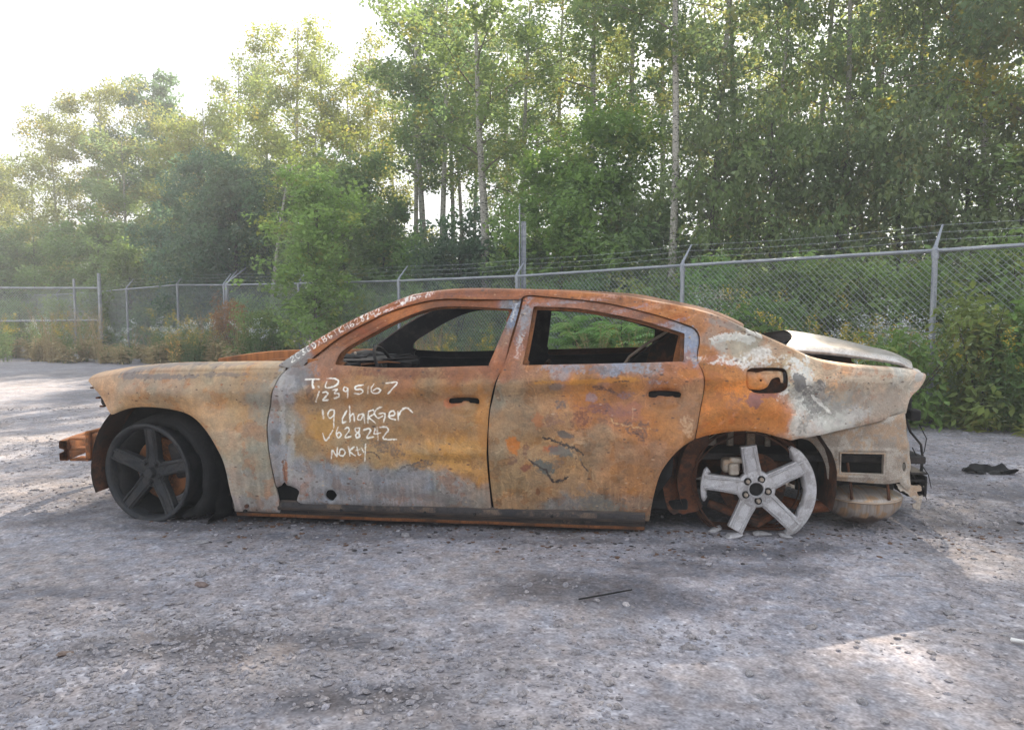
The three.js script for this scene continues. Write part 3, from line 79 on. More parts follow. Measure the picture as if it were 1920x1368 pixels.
const TREES = [[-25.01,-34,8.37,2.6,0.1,0,0.07,0.3,1],[-24.98,-37,8.63,2.3,0.12,0,0.06,-0.6,1],[-24.79,-39,9.44,2.2,0.12,0,0.06,0.2,1],[-19.85,-33,10.42,2.6,0.15,0,0.07,-0.3,0.8],[-17.05,-31,10.81,2.9,0.18,0,0.08,0.4,0.75],[-16.7,-35,12.49,2.7,0.27,4,0.1,0.2,1.1],[-14.91,-29,8.0,2.3,0.12,1,0.08,0,1],[-13.29,-30,9.27,2.4,0.12,0,0.08,0.3,1],[-11.2,-28,9.01,2.5,0.12,0,0.08,-0.2,1],[-10.89,-30,11.42,2.4,0.15,0,0.08,0.2,0.9],[-8.45,-26,9.6,2.3,0.18,0,0.08,0.1,0.9],[-7.14,-25,10.83,2.7,0.18,0,0.09,0.2,0.95],[-6.28,-26,10.62,2.4,0.19,0,0.08,-0.2,0.9],[-5.21,-27,10.81,2.3,0.23,0,0.08,0.2,0.8],[-5.78,-22,6.86,1.9,0.3,0,0.06,0.1,0.9],[-5.11,-24,8.45,2.0,0.32,0,0.06,-0.1,0.9],[-6.57,-20,5.69,1.0,0.75,0,0.06,0.85,0.35],[-2.86,-22,10.22,1.9,0.48,1,0.08,0.2,1],[-2.27,-20,9.66,2.3,0.46,1,0.1,-0.3,1],[-1.85,-19.3,9.23,2.0,0.5,1,0.09,0.2,1],[-1.81,-23,10.56,2.0,0.5,0,0.08,0.1,1],[-1.51,-24,10.89,2.0,0.5,0,0.07,-0.3,1],[-1.22,-25.5,11.33,2.2,0.45,0,0.07,0.2,1],[-0.53,-16.5,8.5,2.5,0.5,1,0.11,-0.25,1],[0.21,-20,9.53,2.3,0.42,1,0.09,0.2,1],[1.26,-22,11.84,2.4,0.4,0,0.09,0.2,1],[1.82,-18.5,13.89,2.3,0.45,0,0.09,0.5,0.9],[3.22,-20.5,15.28,2.4,0.4,0,0.09,-0.2,0.9],[4.52,-23,16.26,2.4,0.35,1,0.09,0.2,1],[2.86,-13.2,11.33,2.7,0.5,1,0.07,0.05,1],[4.23,-16,12.48,2.6,0.35,3,0.07,0.3,1],[5.2,-17,9.94,2.5,0.42,0,0.1,-0.4,1],[5.27,-15.2,8.52,2.7,0.35,3,0.07,0.2,1],[6.55,-16.5,11.98,2.6,0.38,3,0.07,0.6,1],[6.47,-14.6,10.34,2.7,0.35,3,0.07,-0.2,1],[8.16,-17,13.73,2.6,0.4,0,0.12,0.3,1],[7.82,-15,12.73,2.8,0.35,3,0.07,0.6,1],[8.02,-14,12.31,2.8,0.35,3,0.07,0.2,1],[8.22,-13.2,11.92,2.8,0.35,3,0.07,-0.2,1],[8.51,-12.6,11.75,2.8,0.35,0,0.12,0.3,1.1],[9.56,-13,12.0,3,0.3,3,0.07,0,1],[9.69,-12,11.39,3,0.3,3,0.07,0,1],[6.0,-24,11.54,2.6,0.2,1,0.1,0,1],[8.17,-26,12.41,2.7,0.2,1,0.1,0.2,1],[9.45,-24.5,12.08,2.7,0.2,1,0.1,-0.2,1],[11.84,-25.5,12.53,2.7,0.2,1,0.1,0.1,1],[12.76,-23.5,11.95,2.7,0.2,1,0.1,0,1],[13.99,-22,11.4,2.8,0.2,1,0.1,0.2,1],[15.0,-21,10.93,2.8,0.2,1,0.1,0,1],[-0.21,-29,12.15,2.6,0.15,1,0.1,0,1],[2.79,-30,12.94,2.6,0.15,1,0.1,0.3,1],[0.96,-27,11.02,2.4,0.18,0,0.08,0,1],[9.74,-11,9.2,3,0.25,3,0.08,0,0.8],[11.66,-11.5,9.42,3,0.25,1,0.08,0,0.8],[12.0,-10.5,8.97,3,0.25,3,0.08,0,0.8],[-4.71,-30,10.91,2.4,0.21,0,0.08,0,0.8]];
const SAPLINGS = [[-4.02,-15.2,3.77,1.05,0.16,2,0.03,0.1,1.1],[-4.15,-18.6,4.88,1.7,0.18,2,0.05,0,1.1],[-3.41,-19.5,3.78,1.3,0.15,2,0.04,0.1,1],[-7.68,-21,5.37,2.0,0.06,4,0.06,0,1.2],[-9.13,-22.5,5.91,2.1,0.06,4,0.06,0.1,1.2],[-6.76,-21.5,3.98,1.3,0.08,2,0.04,0,1],[-11.79,-25,4.27,2.1,0.1,2,0.05,0,1],[-14.85,-27,4.24,2.3,0.1,2,0.05,0,1],[-18.44,-29,4.17,2.4,0.1,2,0.05,0,1],[-20.51,-29,4.37,2.3,0.1,4,0.05,0,1],[-11.54,-22.6,3.02,1.4,0.05,2,0.04,0,1],[2.04,-15,5.24,1.35,0.25,2,0.04,0,1.2],[1.0,-15.6,4.54,1.45,0.2,2,0.04,0.1,1.1],[2.65,-14,3.07,1.15,0.12,2,0.03,0,1.1],[-1.19,-17,3.08,1.25,0.06,4,0.04,0,1.2],[-0.25,-17.4,2.76,1.2,0.06,2,0.04,0,1.1],[-2.21,-18.2,2.77,1.1,0.05,2,0.03,0,1],[0.46,-16,2.79,1.0,0.08,2,0.03,0,1],[3.59,-13.6,4.85,1.75,0.14,3,0.06,0.1,1.1],[4.58,-13.1,4.62,1.75,0.12,3,0.06,-0.1,1.1],[5.53,-12.8,4.37,1.75,0.12,3,0.06,0.1,1.1],[6.48,-12.6,4.36,1.75,0.12,3,0.06,0,1.1],[7.2,-12,3.91,1.7,0.14,3,0.06,0,1],[7.87,-11.6,3.62,1.7,0.14,2,0.06,0,1],[8.7,-11.6,3.86,1.8,0.12,3,0.06,0,1]];
const SHRUBS = [[3.15,-11.6,1.92,0.8],[3.69,-11.1,1.92,0.85],[4.24,-10.9,1.95,0.8],[4.59,-10.2,1.82,0.75],[5.02,-9.9,1.87,0.8],[5.35,-9.3,1.69,0.7],[5.72,-9.0,1.77,0.7],[6.07,-8.8,1.85,0.75],[2.61,-12.2,1.71,0.8],[2.01,-12.8,1.64,0.9],[1.24,-13.4,1.62,0.9],[0.5,-14,1.6,0.8],[-0.32,-14.8,1.62,0.9],[-1.21,-15.4,1.65,0.9],[-2.17,-16,1.61,0.9],[-3.2,-16.6,1.63,0.8],[-6.58,-19.2,1.51,1.0],[-8.49,-20.5,1.54,1.0],[-10.53,-22,1.41,1.0],[-12.59,-23.5,1.43,1.0],[-15.0,-25,1.54,1.1],[-17.74,-27,1.58,1.2]];

// ---------------------------------------------------------------- ground: one sheet, fine near the camera, reaching the horizon
const gravelTile = dataTexture(1024, 1024, (i, j, c) => {           // grit: 3 m tile
  const x = i / 1024, y = j / 1024;
  const grit = tnoise(x * 512, y * 512, 512), mid = tnoise(x * 190 + 3, y * 190, 190), low = tnoise(x * 48, y * 48, 48), big = tnoise(x * 12, y * 12, 12);
  let v = 0.50 + 0.15 * (grit - 0.5) + 0.10 * (mid - 0.5) + 0.09 * (low - 0.5) + 0.07 * (big - 0.5);
  if (mid > 0.82) v += (mid - 0.82) * 0.6; if (mid < 0.16) v -= (0.16 - mid) * 0.6;
  const w = tnoise(x * 70 + 9, y * 70, 70) - 0.5;
  c[0] = 255 * (v + 0.03 * w + 0.012); c[1] = 255 * v; c[2] = 255 * (v - 0.03 * w + 0.012);
});
const gravelBump = dataTexture(1024, 1024, (i, j, c) => {
  const x = i / 1024, y = j / 1024;
  const v = 0.35 * tnoise(x * 512, y * 512, 512) + 0.4 * tnoise(x * 190 + 3, y * 190, 190) + 0.35 * tnoise(x * 70, y * 70, 70);
  c[0] = c[1] = c[2] = 255 * v;
}, false);
function groundHeight(x, z) {
  const d = -z;
  let y = 0.035 * (fbm(x * 0.55 + 3, z * 0.55, 3) - 0.5) + 0.022 * (fbm(x * 2.6, z * 2.6 + 7, 3) - 0.5) + 0.004 * (fbm(x * 11, z * 11, 2) - 0.5);
  y -= 0.012;
  const bank = smooth(20, 30, d + x * 0.3);                         // the yard dips into the wood
  y += bank * 0.25 * (fbm(x * 0.15, z * 0.15, 2) - 0.3);
  return y;
}
// what lies on the ground: soot and ash from the fire, tan dust, grey stone, soil and litter under the trees beyond the fence
const fenceSide = (x, z) => (-z) - (8.0 + 2.104 * (4.503 - x) / 2.21);   // > 0 behind the near fence
function groundColour(x, z, c) {
  const patch = fbm(x * 0.7 + 11, z * 0.7, 4), fine = fbm(x * 3.1, z * 3.1 + 5, 3), tan = smooth(0.5, 0.7, fbm(x * 0.9 + 40, z * 1.5 + 3, 4));
  let r = 1.0 + 0.75 * (patch - 0.5) + 0.4 * (fine - 0.5) + 0.22 * (fbm(x * 9, z * 14 + 31, 3) - 0.5), g = r * 0.992, b = r * 1.015;
  r = lerp(r, 1.06, tan * 0.5); g = lerp(g, 0.98, tan * 0.5); b = lerp(b, 0.90, tan * 0.5);
  let soot = 0;
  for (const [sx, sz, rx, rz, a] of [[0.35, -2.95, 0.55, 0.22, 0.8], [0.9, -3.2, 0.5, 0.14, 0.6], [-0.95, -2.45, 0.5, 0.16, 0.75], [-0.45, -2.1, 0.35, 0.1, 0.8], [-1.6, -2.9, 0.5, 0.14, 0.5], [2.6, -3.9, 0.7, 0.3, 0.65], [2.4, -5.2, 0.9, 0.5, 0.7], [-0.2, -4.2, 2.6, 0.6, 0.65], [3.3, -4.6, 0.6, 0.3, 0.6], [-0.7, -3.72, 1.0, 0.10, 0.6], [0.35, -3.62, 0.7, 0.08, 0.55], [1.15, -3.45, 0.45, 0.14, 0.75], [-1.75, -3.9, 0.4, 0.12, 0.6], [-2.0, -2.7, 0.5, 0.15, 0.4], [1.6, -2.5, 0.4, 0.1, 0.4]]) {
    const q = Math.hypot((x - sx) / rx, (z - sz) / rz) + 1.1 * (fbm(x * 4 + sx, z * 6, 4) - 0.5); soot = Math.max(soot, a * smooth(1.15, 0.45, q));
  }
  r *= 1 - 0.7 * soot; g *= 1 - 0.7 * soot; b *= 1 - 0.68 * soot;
  const soil = smooth(-0.6, 0.5, fenceSide(x, z) + 0.9 * (fine - 0.5) + (x < -6 ? -1.2 : 0)) ;
  c[0] = lerp(r, 0.34, soil); c[1] = lerp(g, 0.30, soil); c[2] = lerp(b, 0.20, soil);
}
function axis(a, b, step, grow, far0, far1) { const o = []; for (let v = a; v <= b + 1e-6; v += step) o.push(v); let s = step, v = a; while (v > far0) { s *= grow; v -= s; o.unshift(v); } s = step; v = b; while (v < far1) { s *= grow; v += s; o.push(v); } return o; }
{
  const xs = axis(-4.6, 4.6, 0.03, 1.06, -500, 500), zs = axis(-7.2, -1.2, 0.03, 1.06, -700, 60), nx = xs.length, nz = zs.length;
  const P = new Float32Array(nx * nz * 3), U = new Float32Array(nx * nz * 2), C = new Float32Array(nx * nz * 3), I = [], c = [0, 0, 0];
  for (let j = 0; j < nz; j++) for (let i = 0; i < nx; i++) { const k = j * nx + i, x = xs[i], z = zs[j]; P.set([x, groundHeight(x, z), z], k * 3); U.set([x / 3, -z / 3], k * 2); groundColour(x, z, c); C.set(c, k * 3); }
  for (let j = 0; j + 1 < nz; j++) for (let i = 0; i + 1 < nx; i++) { const k = j * nx + i; I.push(k, k + nx, k + 1, k + 1, k + nx, k + nx + 1); }
  const g = new THREE.BufferGeometry(); g.setAttribute('position', new THREE.BufferAttribute(P, 3)); g.setAttribute('uv', new THREE.BufferAttribute(U, 2)); g.setAttribute('color', new THREE.BufferAttribute(C, 3)); g.setIndex(I); g.computeVertexNormals();
  const m = new THREE.MeshStandardMaterial({ map: gravelTile, bumpMap: gravelBump, bumpScale: 0.0035, vertexColors: true, roughness: 0.95 });
  single('ground', g, m, 'grey crushed stone yard with tan dust and soot stains', null, null, 'structure');
}

// ---------------------------------------------------------------- the burnt-out car (own axes: x towards the tail, y up, z towards the near side)
const car = thing('burnt_car', 'burnt-out rusted four-door sedan shell with white handwriting on its front door', 'car', [-0.258, 0, -4.68], -6.2 * Math.PI / 180);
const PROFILE = [[-0.1, -0.11], [0.02, -0.075], [0.10, -0.045], [0.25, -0.014], [0.40, 0], [0.52, -0.006], [0.62, -0.02], [0.672, -0.008], [0.70, -0.004], [0.73, -0.014], [0.80, -0.045], [0.84, -0.07], [0.95, -0.125], [1.05, -0.18], [1.15, -0.245], [1.25, -0.32], [1.4, -0.44]];
function hermite(T, x) {
  const n = T.length; if (x <= T[0][0]) return T[0][1]; if (x >= T[n - 1][0]) return T[n - 1][1];
  let i = 0; while (T[i + 1][0] < x) i++;
  const m = (k) => { const a = Math.max(k - 1, 0), b = Math.min(k + 1, n - 1); return (T[b][1] - T[a][1]) / (T[b][0] - T[a][0]); };
  const h = T[i + 1][0] - T[i][0], t = (x - T[i][0]) / h;
  return ((2 * t - 3) * t * t + 1) * T[i][1] + ((t - 2) * t + 1) * t * h * m(i) + (3 - 2 * t) * t * t * T[i + 1][1] + (t - 1) * t * t * h * m(i + 1);
}
// body side: half width at a place on the flank
function flank(x, y) {
  let z = 0.93 + hermite(PROFILE, y - 0.09 * clamp((x + 0.8) / 1.6, 0, 1));
  if (x < -1.5) z -= 0.42 * (-1.5 - x) ** 2;
  if (x > 1.55) z -= 0.42 * (x - 1.55) ** 2;
  for (const [cx, cy] of [[-1.525, 0.29], [1.525, 0.27]]) z += 0.03 * Math.exp(-(((Math.hypot(x - cx, y - cy) - 0.40) / 0.07) ** 2));
  return z;
}
const DENTS = [[0.62, 0.50, 0.10, 0.05, -0.012], [0.50, 0.44, 0.12, 0.05, -0.014], [0.78, 0.60, 0.16, 0.08, -0.010], [-0.15, 0.47, 0.22, 0.05, -0.010], [0.05, 0.40, 0.20, 0.03, 0.008], [-0.1, 0.62, 0.12, 0.05, -0.008], [1.75, 0.62, 0.14, 0.10, -0.012], [2.0, 0.55, 0.2, 0.06, 0.010], [1.2, 0.62, 0.10, 0.10, -0.008], [-0.62, 0.35, 0.06, 0.16, -0.010], [1.5, 0.98, 0.12, 0.07, -0.012], [1.25, 0.95, 0.06, 0.05, 0.008]];
function dented(x, y) {
  let d = 0.020 * (fbm(x * 2.2 + 5, y * 2.6, 3) - 0.5) + 0.004 * (fbm(x * 14, y * 14, 3) - 0.5);
  for (const [cx, cy, rx, ry, a] of DENTS) d += 1.6 * a * Math.exp(-(((x - cx) / rx) ** 2) - (((y - cy) / ry) ** 2));
  return d;
}
// smooth closed outline through points; a third entry marks a corner
function outline(pts, step = 0.012) {
  const o = [], n = pts.length, P = (i) => pts[((i % n) + n) % n];
  for (let i = 0; i < n; i++) {
    const a = P(i), b = P(i + 1), p0 = a[2] ? a : P(i - 1), p3 = b[2] ? b : P(i + 2), k = Math.max(1, Math.ceil(Math.hypot(b[0] - a[0], b[1] - a[1]) / step));
    for (let s = 0; s < k; s++) { const t = s / k, f = (q) => 0.5 * (2 * a[q] + (b[q] - p0[q]) * t + (2 * p0[q] - 5 * a[q] + 4 * b[q] - p3[q]) * t * t + (3 * a[q] - p0[q] - 3 * b[q] + p3[q]) * t * t * t); o.push([f(0), f(1)]); }
  }
  return o;
}
function polygonDistance(poly, x, y) {                               // negative inside
  let d = 1e9, inside = false;
  for (let i = 0, j = poly.length - 1; i < poly.length; j = i++) {
    const ax = poly[j][0], ay = poly[j][1], bx = poly[i][0], by = poly[i][1], ex = bx - ax, ey = by - ay, wx = x - ax, wy = y - ay, t = clamp((wx * ex + wy * ey) / (ex * ex + ey * ey + 1e-12), 0, 1);
    d = Math.min(d, (wx - ex * t) ** 2 + (wy - ey * t) ** 2);
    if ((ay > y) !== (by > y) && x < ex * (y - ay) / ey + ax) inside = !inside;
  }
  return inside ? -Math.sqrt(d) : Math.sqrt(d);
}
const SX0 = -2.1, SX1 = 2.6, SY0 = 0, SY1 = 1.3;
// a pressed sheet with thickness: everything where field(x, y) < 0, lifted to z = lift(x, y, field)
function sheet(box, cell, field, lift, thick = 0.012) {
  const [x0, y0, x1, y1] = box, nx = Math.ceil((x1 - x0) / cell) + 1, ny = Math.ceil((y1 - y0) / cell) + 1, f = new Float32Array(nx * ny);
  for (let j = 0; j < ny; j++) for (let i = 0; i < nx; i++) f[j * nx + i] = field(x0 + i * cell, y0 + j * cell) || 1e-9;
  const P = [], D = [], I = [], node = new Map(), cut = new Map(), rim = [];
  const put = (x, y, d) => { P.push([x, y]); D.push(d); return P.length - 1; };
  const N = (k) => { if (!node.has(k)) node.set(k, put(x0 + (k % nx) * cell, y0 + Math.floor(k / nx) * cell, f[k])); return node.get(k); };
  const E = (a, b) => { const key = a < b ? a * 16 + (b - a === 1 ? 1 : 2) : b * 16 + (a - b === 1 ? 1 : 2); if (!cut.has(key)) { const t = f[a] / (f[a] - f[b]); cut.set(key, put(x0 + lerp(a % nx, b % nx, t) * cell, y0 + lerp(Math.floor(a / nx), Math.floor(b / nx), t) * cell, 0)); } return cut.get(key); };
  for (let j = 0; j + 1 < ny; j++) for (let i = 0; i + 1 < nx; i++) {
    const q = [j * nx + i, j * nx + i + 1, (j + 1) * nx + i + 1, (j + 1) * nx + i], s = q.map((k) => f[k] < 0), n = s.filter(Boolean).length;
    if (!n) continue;
    if (n === 2 && s[0] === s[2]) {                                   // two corners cut off: two triangles
      for (const c of [0, 1, 2, 3]) if (s[c]) { const a = E(q[c], q[(c + 1) % 4]), b = E(q[c], q[(c + 3) % 4]); I.push(N(q[c]), a, b); rim.push([a, b]); }
      continue;
    }
    const ring = []; let out = [];
    for (let c = 0; c < 4; c++) { const d = (c + 1) % 4; if (s[c]) ring.push(N(q[c])); if (s[c] !== s[d]) { const e = E(q[c], q[d]); ring.push(e); out.push([e, s[c]]); } }
    for (let k = 1; k + 1 < ring.length; k++) I.push(ring[0], ring[k], ring[k + 1]);
    if (out.length === 2) rim.push(out[0][1] ? [out[0][0], out[1][0]] : [out[1][0], out[0][0]]);
  }
  const n = P.length, pos = new Float32Array(n * 3), uv = new Float32Array(n * 2);
  P.forEach(([x, y], k) => { pos.set([x, y, lift(x, y, D[k])], k * 3); uv.set([(x - SX0) / (SX1 - SX0), (y - SY0) / (SY1 - SY0)], k * 2); });
  const front = new THREE.BufferGeometry(); front.setAttribute('position', new THREE.BufferAttribute(pos, 3)); front.setAttribute('uv', new THREE.BufferAttribute(uv, 2)); front.setIndex(I); front.computeVertexNormals();
  const bp = pos.slice(); for (let k = 0; k < n; k++) bp[k * 3 + 2] -= thick;
  const back = new THREE.BufferGeometry(); back.setAttribute('position', new THREE.BufferAttribute(bp, 3)); back.setAttribute('uv', new THREE.BufferAttribute(uv, 2)); back.setIndex(I.slice().reverse()); back.computeVertexNormals();
  const rp = [], ru = [];
  for (const [a, b] of rim) for (const [k, s] of [[a, pos], [a, bp], [b, pos], [b, pos], [a, bp], [b, bp]]) { rp.push(s[k * 3], s[k * 3 + 1], s[k * 3 + 2]); ru.push(uv[k * 2], uv[k * 2 + 1]); }
  const edge = new THREE.BufferGeometry(); edge.setAttribute('position', new THREE.Float32BufferAttribute(rp, 3)); edge.setAttribute('uv', new THREE.Float32BufferAttribute(ru, 2)); edge.computeVertexNormals();
  return merge([front, back, edge]);
}
const boxOf = (poly, pad = 0.02) => [Math.min(...poly.map((p) => p[0])) - pad, Math.min(...poly.map((p) => p[1])) - pad, Math.max(...poly.map((p) => p[0])) + pad, Math.max(...poly.map((p) => p[1])) + pad];
function flankPanel(shape, holes = [], { cell = 0.009, grow = 0.0028, inset = 0, thick = 0.012, ragged = [], press } = {}) {
  const o = outline(shape), hs = holes.map((h) => outline(h, 0.006)), rs = ragged.map((h) => outline(h, 0.01));
  return sheet(boxOf(o), cell, (x, y) => {
    let d = polygonDistance(o, x, y) - grow;
    if (d < 0.03) for (const h of hs) d = Math.max(d, -polygonDistance(h, x, y));
    if (d < 0.03) for (const h of rs) d = Math.max(d, -polygonDistance(h, x, y) - 0.012 * (fbm(x * 60, y * 60, 3) - 0.5));
    return d;
  }, (x, y, d) => flank(x, y) + dented(x, y) - inset - 0.007 * smooth(-0.014, 0, d) - (y > 0.9 ? 0.008 * Math.exp(-(((d + 0.020) / 0.006) ** 2)) : 0) + (press ? press(x, y) : 0), thick);
}
// rolled-over top edge: a strip from an edge curve inwards
function rollOver(curve, section) {                                  // curve: [x, y, z]; section: [inwards, up]
  const P = [], I = [], U = [], n = section.length;
  for (const [x, y, z] of curve) for (const [a, b] of section) { P.push(x, y + b, z - a); U.push((x - SX0) / (SX1 - SX0), clamp((y - a * 0.3 - SY0) / (SY1 - SY0), 0, 1)); }
  for (let i = 0; i + 1 < curve.length; i++) for (let s = 0; s + 1 < n; s++) { const k = i * n + s; I.push(k, k + n, k + 1, k + 1, k + n, k + n + 1); }
  const g = new THREE.BufferGeometry(); g.setAttribute('position', new THREE.Float32BufferAttribute(P, 3)); g.setAttribute('uv', new THREE.Float32BufferAttribute(U, 2)); g.setIndex(I); g.computeVertexNormals(); return g;
}
function dense(curve, k = 6) { const c = new THREE.CatmullRomCurve3(curve.map((p) => V(...p))); return c.getPoints(curve.length * k).map((p) => [p.x, p.y, p.z]); }

// burnt paint, rust, ash and chalk handwriting on the flank
const flankMap = (() => {
  const W = 2048, H = 568, w4 = 512, h4 = 142, wp = 1024, hp = 284, skins = [TRACE.fender, TRACE.front_door, TRACE.rear_door, TRACE.body_side].map((t) => outline(t, 0.03));
  // each pressing burnt in its own way: which panel a place belongs to
  const nearest = (x, y) => { let best = 0, bd = 1e9; skins.forEach((q, k) => { const d = polygonDistance(q, x, y); if (d < bd) { bd = d; best = k; } }); return best; };
  const panel = new Uint8Array(wp * hp); for (let j = 0; j < hp; j++) for (let i = 0; i < wp; i++) panel[j * wp + i] = nearest(lerp(SX0, SX1, (i + 0.5) / wp), lerp(SY0, SY1, (j + 0.5) / hp));
  const panelAt = (i, j) => panel[Math.min(hp - 1, j >> 1) * wp + Math.min(wp - 1, i >> 1)];
  const owner = TRACE.samples.map((s) => nearest(s[0], s[1]));
  const bases = skins.map((_, k) => { const base = new Float32Array(w4 * h4 * 3), S = TRACE.samples.filter((s, n) => owner[n] === k);
  for (let j = 0; j < h4; j++) for (let i = 0; i < w4; i++) {
    const x = lerp(SX0, SX1, (i + 0.5) / w4), y = lerp(SY0, SY1, (j + 0.5) / h4); let r = 0, g = 0, b = 0, t = 0;
    for (const s of S) { const d = (x - s[0]) ** 2 + 1.6 * (y - s[1]) ** 2 + 0.0012, w = 1 / (d * d * d); r += w * s[2]; g += w * s[3]; b += w * s[4]; t += w; }
    base.set([r / t, g / t, b / t], (j * w4 + i) * 3);
  }
  return base; });
  const A = new Float32Array(W * H * 3), at = (x, y, c) => base[(clamp(y, 0, h4 - 1) * w4 + clamp(x, 0, w4 - 1)) * 3 + c];
  let base = bases[0];
  for (let j = 0; j < H; j++) for (let i = 0; i < W; i++) {
    const x = lerp(SX0, SX1, (i + 0.5) / W), y = lerp(SY0, SY1, (j + 0.5) / H);
    const id = panelAt(i, j), o = id * 13.7; base = bases[id];
    const wx = x + 0.09 * (fbm(x * 5 + o, y * 5, 4) - 0.5) + 0.03 * (noise(x * 38, y * 38) - 0.5), wy = y + 0.08 * (fbm(x * 5 + 30, y * 5, 4) - 0.5) + 0.03 * (noise(x * 38 + 50, y * 38) - 0.5);
    const u = (wx - SX0) / (SX1 - SX0) * w4 - 0.5, v = (wy - SY0) / (SY1 - SY0) * h4 - 0.5, iu = Math.floor(u), iv = Math.floor(v), fu = u - iu, fv = v - iv;
    const n1 = fbm(x * 9 + 7 + o, y * 9, 4) - 0.5, n2 = fbm(x * 42, y * 42 + 3, 3) - 0.5, n3 = noise(x * 210, y * 210) - 0.5, streak = fbm(x * 75, y * 5, 3) - 0.5, low = smooth(0.45, 0.1, y);
    const k = 1.03 + 0.15 * n1 + 0.20 * n2 + 0.14 * n3 + (0.05 + 0.26 * low) * streak, warm = 0.12 * n1 + 0.10 * (fbm(x * 20 + 70, y * 20, 3) - 0.5);
    for (let c = 0; c < 3; c++) A[(j * W + i) * 3 + c] = lerp(lerp(at(iu, iv, c), at(iu + 1, iv, c), fu), lerp(at(iu, iv + 1, c), at(iu + 1, iv + 1, c), fu), fv) * k * (1 + (c === 0 ? warm : c === 2 ? -warm : 0));
  }
  // lifted scale: crisp-edged flakes with a darker broken edge, and burn lines left by the fire front
  for (let j = 0; j < H; j++) for (let i = 0; i < W; i++) {
    const x = lerp(SX0, SX1, (i + 0.5) / W), y = lerp(SY0, SY1, (j + 0.5) / H), k = (j * W + i) * 3, wx = 0.05 * (fbm(x * 8, y * 8 + 4, 3) - 0.5), wy = 0.05 * (fbm(x * 8 + 40, y * 8, 3) - 0.5);
    const id = panelAt(i, j), o = id * 21.3, am = [0.45, 0.6, 0.8, 0.75][id];
    const f1 = fbm((x + wx) * 7 + 3 + o, (y + wy) * 11, 6), f2 = fbm((x + wx) * 19 + 60 + o, (y + wy) * 19, 5), f3 = fbm((x + 2 * wx) * 3.1 + 9 + o, (y + 2 * wy) * 4.2 + 2, 5);
    let v = 1 + 0.065 * smooth(0.535, 0.545, f1) - 0.06 * smooth(0.42, 0.41, f1) - 0.13 * smooth(0.628, 0.638, f2) + 0.07 * smooth(0.36, 0.352, f2) - 0.10 * Math.exp(-(((f1 - 0.54) / 0.004) ** 2));
    const iso = f3 * 9 - Math.floor(f3 * 9); v += 0.16 * Math.exp(-(((iso - 0.5) / 0.05) ** 2)) * smooth(0.4, 0.6, fbm(x * 5 + 33, y * 5, 2)) - 0.10 * Math.exp(-(((iso - 0.62) / 0.06) ** 2));
    v = 1 + (v - 1) * am; const red = smooth(0.628, 0.638, f2) * 0.08; A[k] *= v * (1 + red); A[k + 1] *= v; A[k + 2] *= v * (1 - red);
  }
  const px = (x) => (x - SX0) / (SX1 - SX0) * W, py = (y) => (y - SY0) / (SY1 - SY0) * H;
  const mix = (k, r, g, b, a) => { A[k] = lerp(A[k], r, a); A[k + 1] = lerp(A[k + 1], g, a); A[k + 2] = lerp(A[k + 2], b, a); };
  for (const [cx, cy, rx, ry, rot, r, g, b, a, rough, soft] of TRACE.blobs) {
    const R = Math.max(rx, ry) * 2.2, c = Math.cos(rot), s = Math.sin(rot);
    for (let j = Math.max(0, Math.floor(py(cy - R))); j < Math.min(H, py(cy + R)); j++) for (let i = Math.max(0, Math.floor(px(cx - R))); i < Math.min(W, px(cx + R)); i++) {
      const x = lerp(SX0, SX1, (i + 0.5) / W), y = lerp(SY0, SY1, (j + 0.5) / H), dx = x - cx, dy = y - cy;
      const ux = x + 0.02 * (fbm(x * 30 + 9, y * 30, 3) - 0.5), uy = y + 0.02 * (fbm(x * 30 + 70, y * 30, 3) - 0.5);
      const q = Math.hypot((dx * c + dy * s) / rx, (dy * c - dx * s) / ry) * 0.9 + rough * (2.0 * (fbm(ux * 26 + cx * 9, uy * 26, 5) - 0.5) + 1.3 * (fbm(ux * 95, uy * 95 + cy * 7, 3) - 0.5));
      const k = (j * W + i) * 3, f = a * smooth(1 + soft, 1 - soft, q) * (rough > 0.95 ? 0.35 + 0.65 * smooth(0.36, 0.6, fbm(x * 120 + cx, y * 120, 3)) : 1); if (f > 0.004) { const v = 1 + 0.22 * (fbm(x * 60 + 4, y * 60, 3) - 0.5); mix(k, r * v, g * v, b * v, f); }
    }
  }
  const rr = rng(77);                                                // pits, chips and pin-prick rust
  for (let n = 0; n < 5200; n++) {
    const x = lerp(SX0, SX1, rr()), y = lerp(0.02, 1.25, rr()), cl = smooth(0.42, 0.62, fbm(x * 3.2 + 20, y * 3.2, 3)); if (rr() > 0.15 + cl) continue;
    const rad = 0.0012 + 0.0042 * rr() ** 3, dark = rr(), col = dark < 0.62 ? [74, 60, 52] : dark < 0.85 ? [150, 84, 48] : [190, 172, 140], e = 1 + 1.5 * rr(), a = 0.35 + 0.5 * rr();
    for (let j = Math.floor(py(y - rad)); j <= py(y + rad); j++) for (let i = Math.floor(px(x - rad * e)); i <= px(x + rad * e); i++) if (i >= 0 && j >= 0 && i < W && j < H) { const q = Math.hypot((lerp(SX0, SX1, (i + 0.5) / W) - x) / (rad * e), (lerp(SY0, SY1, (j + 0.5) / H) - y) / rad); mix((j * W + i) * 3, ...col, a * smooth(1.2, 0.5, q)); }
  }
